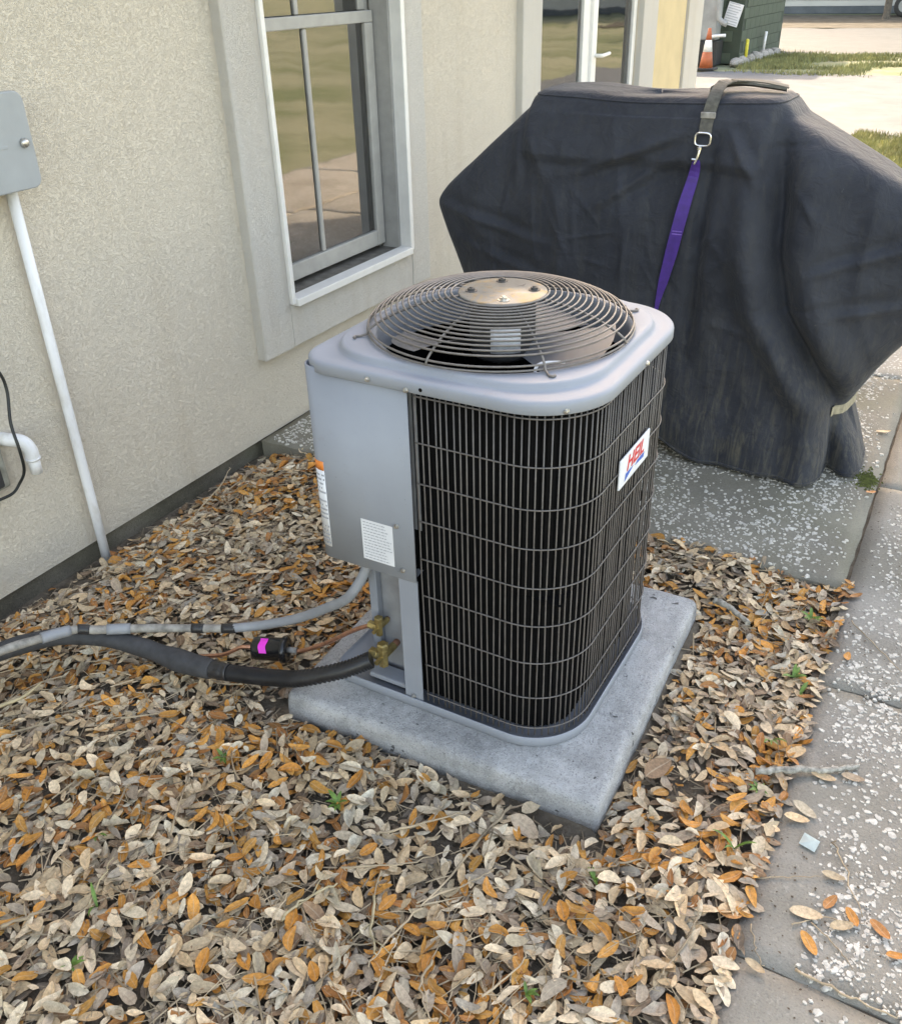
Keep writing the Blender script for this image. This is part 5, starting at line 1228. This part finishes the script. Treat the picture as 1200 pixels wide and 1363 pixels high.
o = bpy.data.objects.new('sheet', mm); COL.objects.link(o); o.parent = sg; o.location = (0.03, 0.065, 0.29); o.rotation_euler[1] = R(14)
mm = bars(9, Vector((-0.15, -0.0075, -0.20)), Vector((1, 0, 0)), Vector((0, 0, 1)), 0.30, 0.40, 8, 0.7); mm.materials.append(MATS['print_grey'])
p_ = bpy.data.objects.new('print', mm); COL.objects.link(p_); p_.parent = o; p_['kind'] = 'stuff'
yp_ = tubeobj('yellow_bollard', 'yellow_paint', None, [(-5.0, 21.1, 0.0), (-5.0, 21.1, 0.41), (-5.0, 21.1, 0.43)], lambda t_: 0.038 if t_ < 0.99 else 0.02, 10); props(yp_, 'short yellow post standing before the green block wall', 'post')
wp = thing('white_vent_pipe', (-4.9, 22.2, 0), 'bent white pipe standing beside the green block wall', 'pipe')
tubeobj('riser', 'pvc_white', wp, [(-4.93, 22.3, 0.08), (-4.91, 22.3, 0.50)], 0.028, 10); tubeobj('foot', 'pvc_white', wp, smoothpath([(-4.93, 22.3, 0.09), (-4.95, 22.2, 0.04), (-5.0, 21.9, 0.03)], 4), 0.03, 10)
rk = thing('rubble_edging', (-5.2, 20.8, 0), 'low broken concrete edging along the green block wall', 'edging')
for k in range(7):
    bm = bmesh.new(); y = 20.3 + k * 0.48; bmesh.ops.create_icosphere(bm, subdivisions=2, radius=0.16)
    for v in bm.verts: v.co = Vector((v.co.x * 0.8 - 4.99 + 0.02 * k, v.co.y * 1.4 + y, max(-0.02, v.co.z * 0.7 + 0.04))) + 0.05 * noise.noise_vector(v.co * 5 + Vector((k, 0, 0)))
    link('stone', fin(bm, 'stone'), 'pipe_dirty', rk)
hm_ = thing('utility_meter', (-5.55, 19.9, 0), 'grey pipework and meter cabinet left of the traffic cone', 'utility meter')
box('cabinet', 'machine_grey', hm_, -6.2, -5.42, 20.2, 20.55, 0.45, 1.6, 0.03, 2); box('plinth', 'rubber', hm_, -6.15, -5.36, 20.15, 20.6, 0.0, 0.44, 0.01)
tubeobj('pipe', 'machine_grey', hm_, smoothpath([(-5.40, 20.1, 1.7), (-5.38, 20.1, 0.95), (-5.32, 20.1, 0.80), (-5.20, 20.1, 0.74)], 6), 0.05, 12)
tubeobj('pipe', 'pvc_white', hm_, smoothpath([(-5.56, 20.1, 0.0), (-5.56, 20.1, 0.4), (-5.48, 20.1, 0.52), (-5.2, 20.1, 0.55)], 6), 0.03, 10)
fb = thing('far_building', (-5, 43, 0), 'pale grey sided building across the road at the top right', 'building')
box('foundation', 'driveway', fb, -30, 20, 42.3, 50, 0, 0.25)
me_b = bmesh.new(); bx(me_b, -30, 20, 0, 0.03, 0, 0.185, 0.004); mb_ = fin(me_b, 'siding_board'); mb_.materials.append(MATS['siding'])
box('wall', 'siding', fb, -29.9, 19.9, 42.45, 49.9, 0.25, 4.0); box('roof', 'roof_shingle', fb, -30.5, 20.5, 41.9, 50.5, 4.0, 4.3)
for k in range(19):
    o = bpy.data.objects.new('siding_board', mb_); COL.objects.link(o); o.parent = fb; o.location = Vector((0, 42.40, 0.255 + k * 0.195)) - fb.location; o.rotation_euler[0] = R(-3)
for x in (-9.5, -6.5, -2.0): 
    wv2 = box('window', 'frame_white', fb, x, x + 1.2, 42.33, 42.40, 1.2, 2.7); box('pane', 'window_glass', wv2, x + 0.08, x + 1.12, 42.325, 42.3295, 1.28, 2.62)
tre = thing('tree', (-4.42, 38.0, 0), 'tree trunk rising from the far leaf-strewn verge, top right corner', 'tree')
tubeobj('trunk', 'bark', tre, smoothpath([(-4.45, 38.0, -0.05), (-4.44, 38.0, 0.25), (-4.42, 38.0, 1.5), (-4.3, 38.1, 3.2), (-4.1, 38.2, 5.0)], 6), lambda t_: 0.13 + 0.12 * max(0, 1 - t_ * 14) - 0.05 * t_, 14)
for k in range(5):
    a = k * 1.3; tubeobj('limb', 'bark', tre, smoothpath([(-4.3, 38.1, 3.0 + 0.3 * k), (-4.3 + 1.1 * math.cos(a), 38.1 + 1.1 * math.sin(a), 4.2 + 0.3 * k), (-4.3 + 2.2 * math.cos(a), 38.1 + 2.2 * math.sin(a), 5.0 + 0.3 * k)], 4), lambda t_: 0.06 * (1 - 0.7 * t_), 7)
V = []; F = []
for _ in range(5000):
    d = Vector((random.gauss(0, 1), random.gauss(0, 1), random.gauss(0, 1))).normalized() * random.uniform(0.5, 1) ** 0.6; p = Vector((-4.2 + d.x * 3.0, 38.1 + d.y * 3.0, 5.6 + d.z * 2.0))
    if nz(p.x * 0.9, p.y * 0.9, p.z * 0.9) < -0.08: continue
    b0 = len(V); u = Vector((random.gauss(0, 1), random.gauss(0, 1), random.gauss(0, 1))).normalized() * 0.14; v_ = u.orthogonal().normalized() * 0.06
    V += [p - u, p + v_, p + u, p - v_]; F.append((b0, b0 + 1, b0 + 2, b0 + 3))
link('crown', pyd('crown', V, F), 'crown_leaf', tre)
tl = thing('trailer', (-3.5, 39.6, 0), 'dark wheel of a parked trailer in the top right corner', 'trailer')
wl = latheobj('wheel', 'rubber', tl, [(0.10, -0.1), (0.30, -0.11), (0.36, -0.08), (0.36, 0.08), (0.30, 0.11), (0.10, 0.1)], (-4.05, 39.4, 0.365), 'y', 24)
latheobj('rim', 'machine_grey', wl, [(0.21, -0.115), (0.20, -0.10), (0.06, -0.105), (0.05, -0.13), (0.01, -0.13)], (-4.05, 39.4, 0.365), 'y', 20)
box('bed', 'wheel_dark', tl, -4.9, -1.8, 39.55, 41.0, 0.62, 0.74, 0.01); box('fender', 'wheel_dark', tl, -4.5, -3.6, 39.28, 39.54, 0.76, 0.80, 0.01); latheobj('wheel', 'rubber', tl, [(0.10, -0.1), (0.36, -0.08), (0.36, 0.08), (0.10, 0.1)], (-3.1, 39.4, 0.365), 'y', 24)
# grass tufts in sun
def grass(name, x0, x1, y0, y1, cnt, h, lab, dens):
    V = []; F = []; i = 0
    while i < cnt:
        x = random.uniform(x0, x1); y = random.uniform(y0, y1)
        if random.random() > dens(x, y): i += 0.3; continue
        i += 1; a = random.uniform(0, PI); hh = h * random.uniform(0.5, 1.3); ww = 0.006 + 0.0006 * y * 0.5; b0 = len(V)
        lx, ly = random.gauss(0, .4) * hh, random.gauss(0, .4) * hh
        V += [(x - ww * math.cos(a), y - ww * math.sin(a), -0.015), (x + ww * math.cos(a), y + ww * math.sin(a), -0.015), (x + lx, y + ly, hh)]; F.append((b0, b0 + 1, b0 + 2))
    props(link(name, pyd(name, V, F), 'grass_far', loc=(0, 0, 0)), lab, None, None, 'stuff')
grass('grass', -1.5, 0.6, 9.35, 12.3, 42000, 0.06, 'sunlit patchy grass beyond the grill', lambda x, y: clamp(0.8 + 1.0 * nz(x * 1.4, y * 1.4, 2)))
grass('grass', -4.9, 2.0, 18.7, 23.9, 26000, 0.07, 'sunlit grass strip across the driveway', lambda x, y: clamp(0.22 + 2.2 * nz(x * 0.8, y * 1.4, 5)) * clamp((y - 18.6) / 1.0) * clamp((24 - y) / 1.0))
print('objects', len(bpy.data.objects))
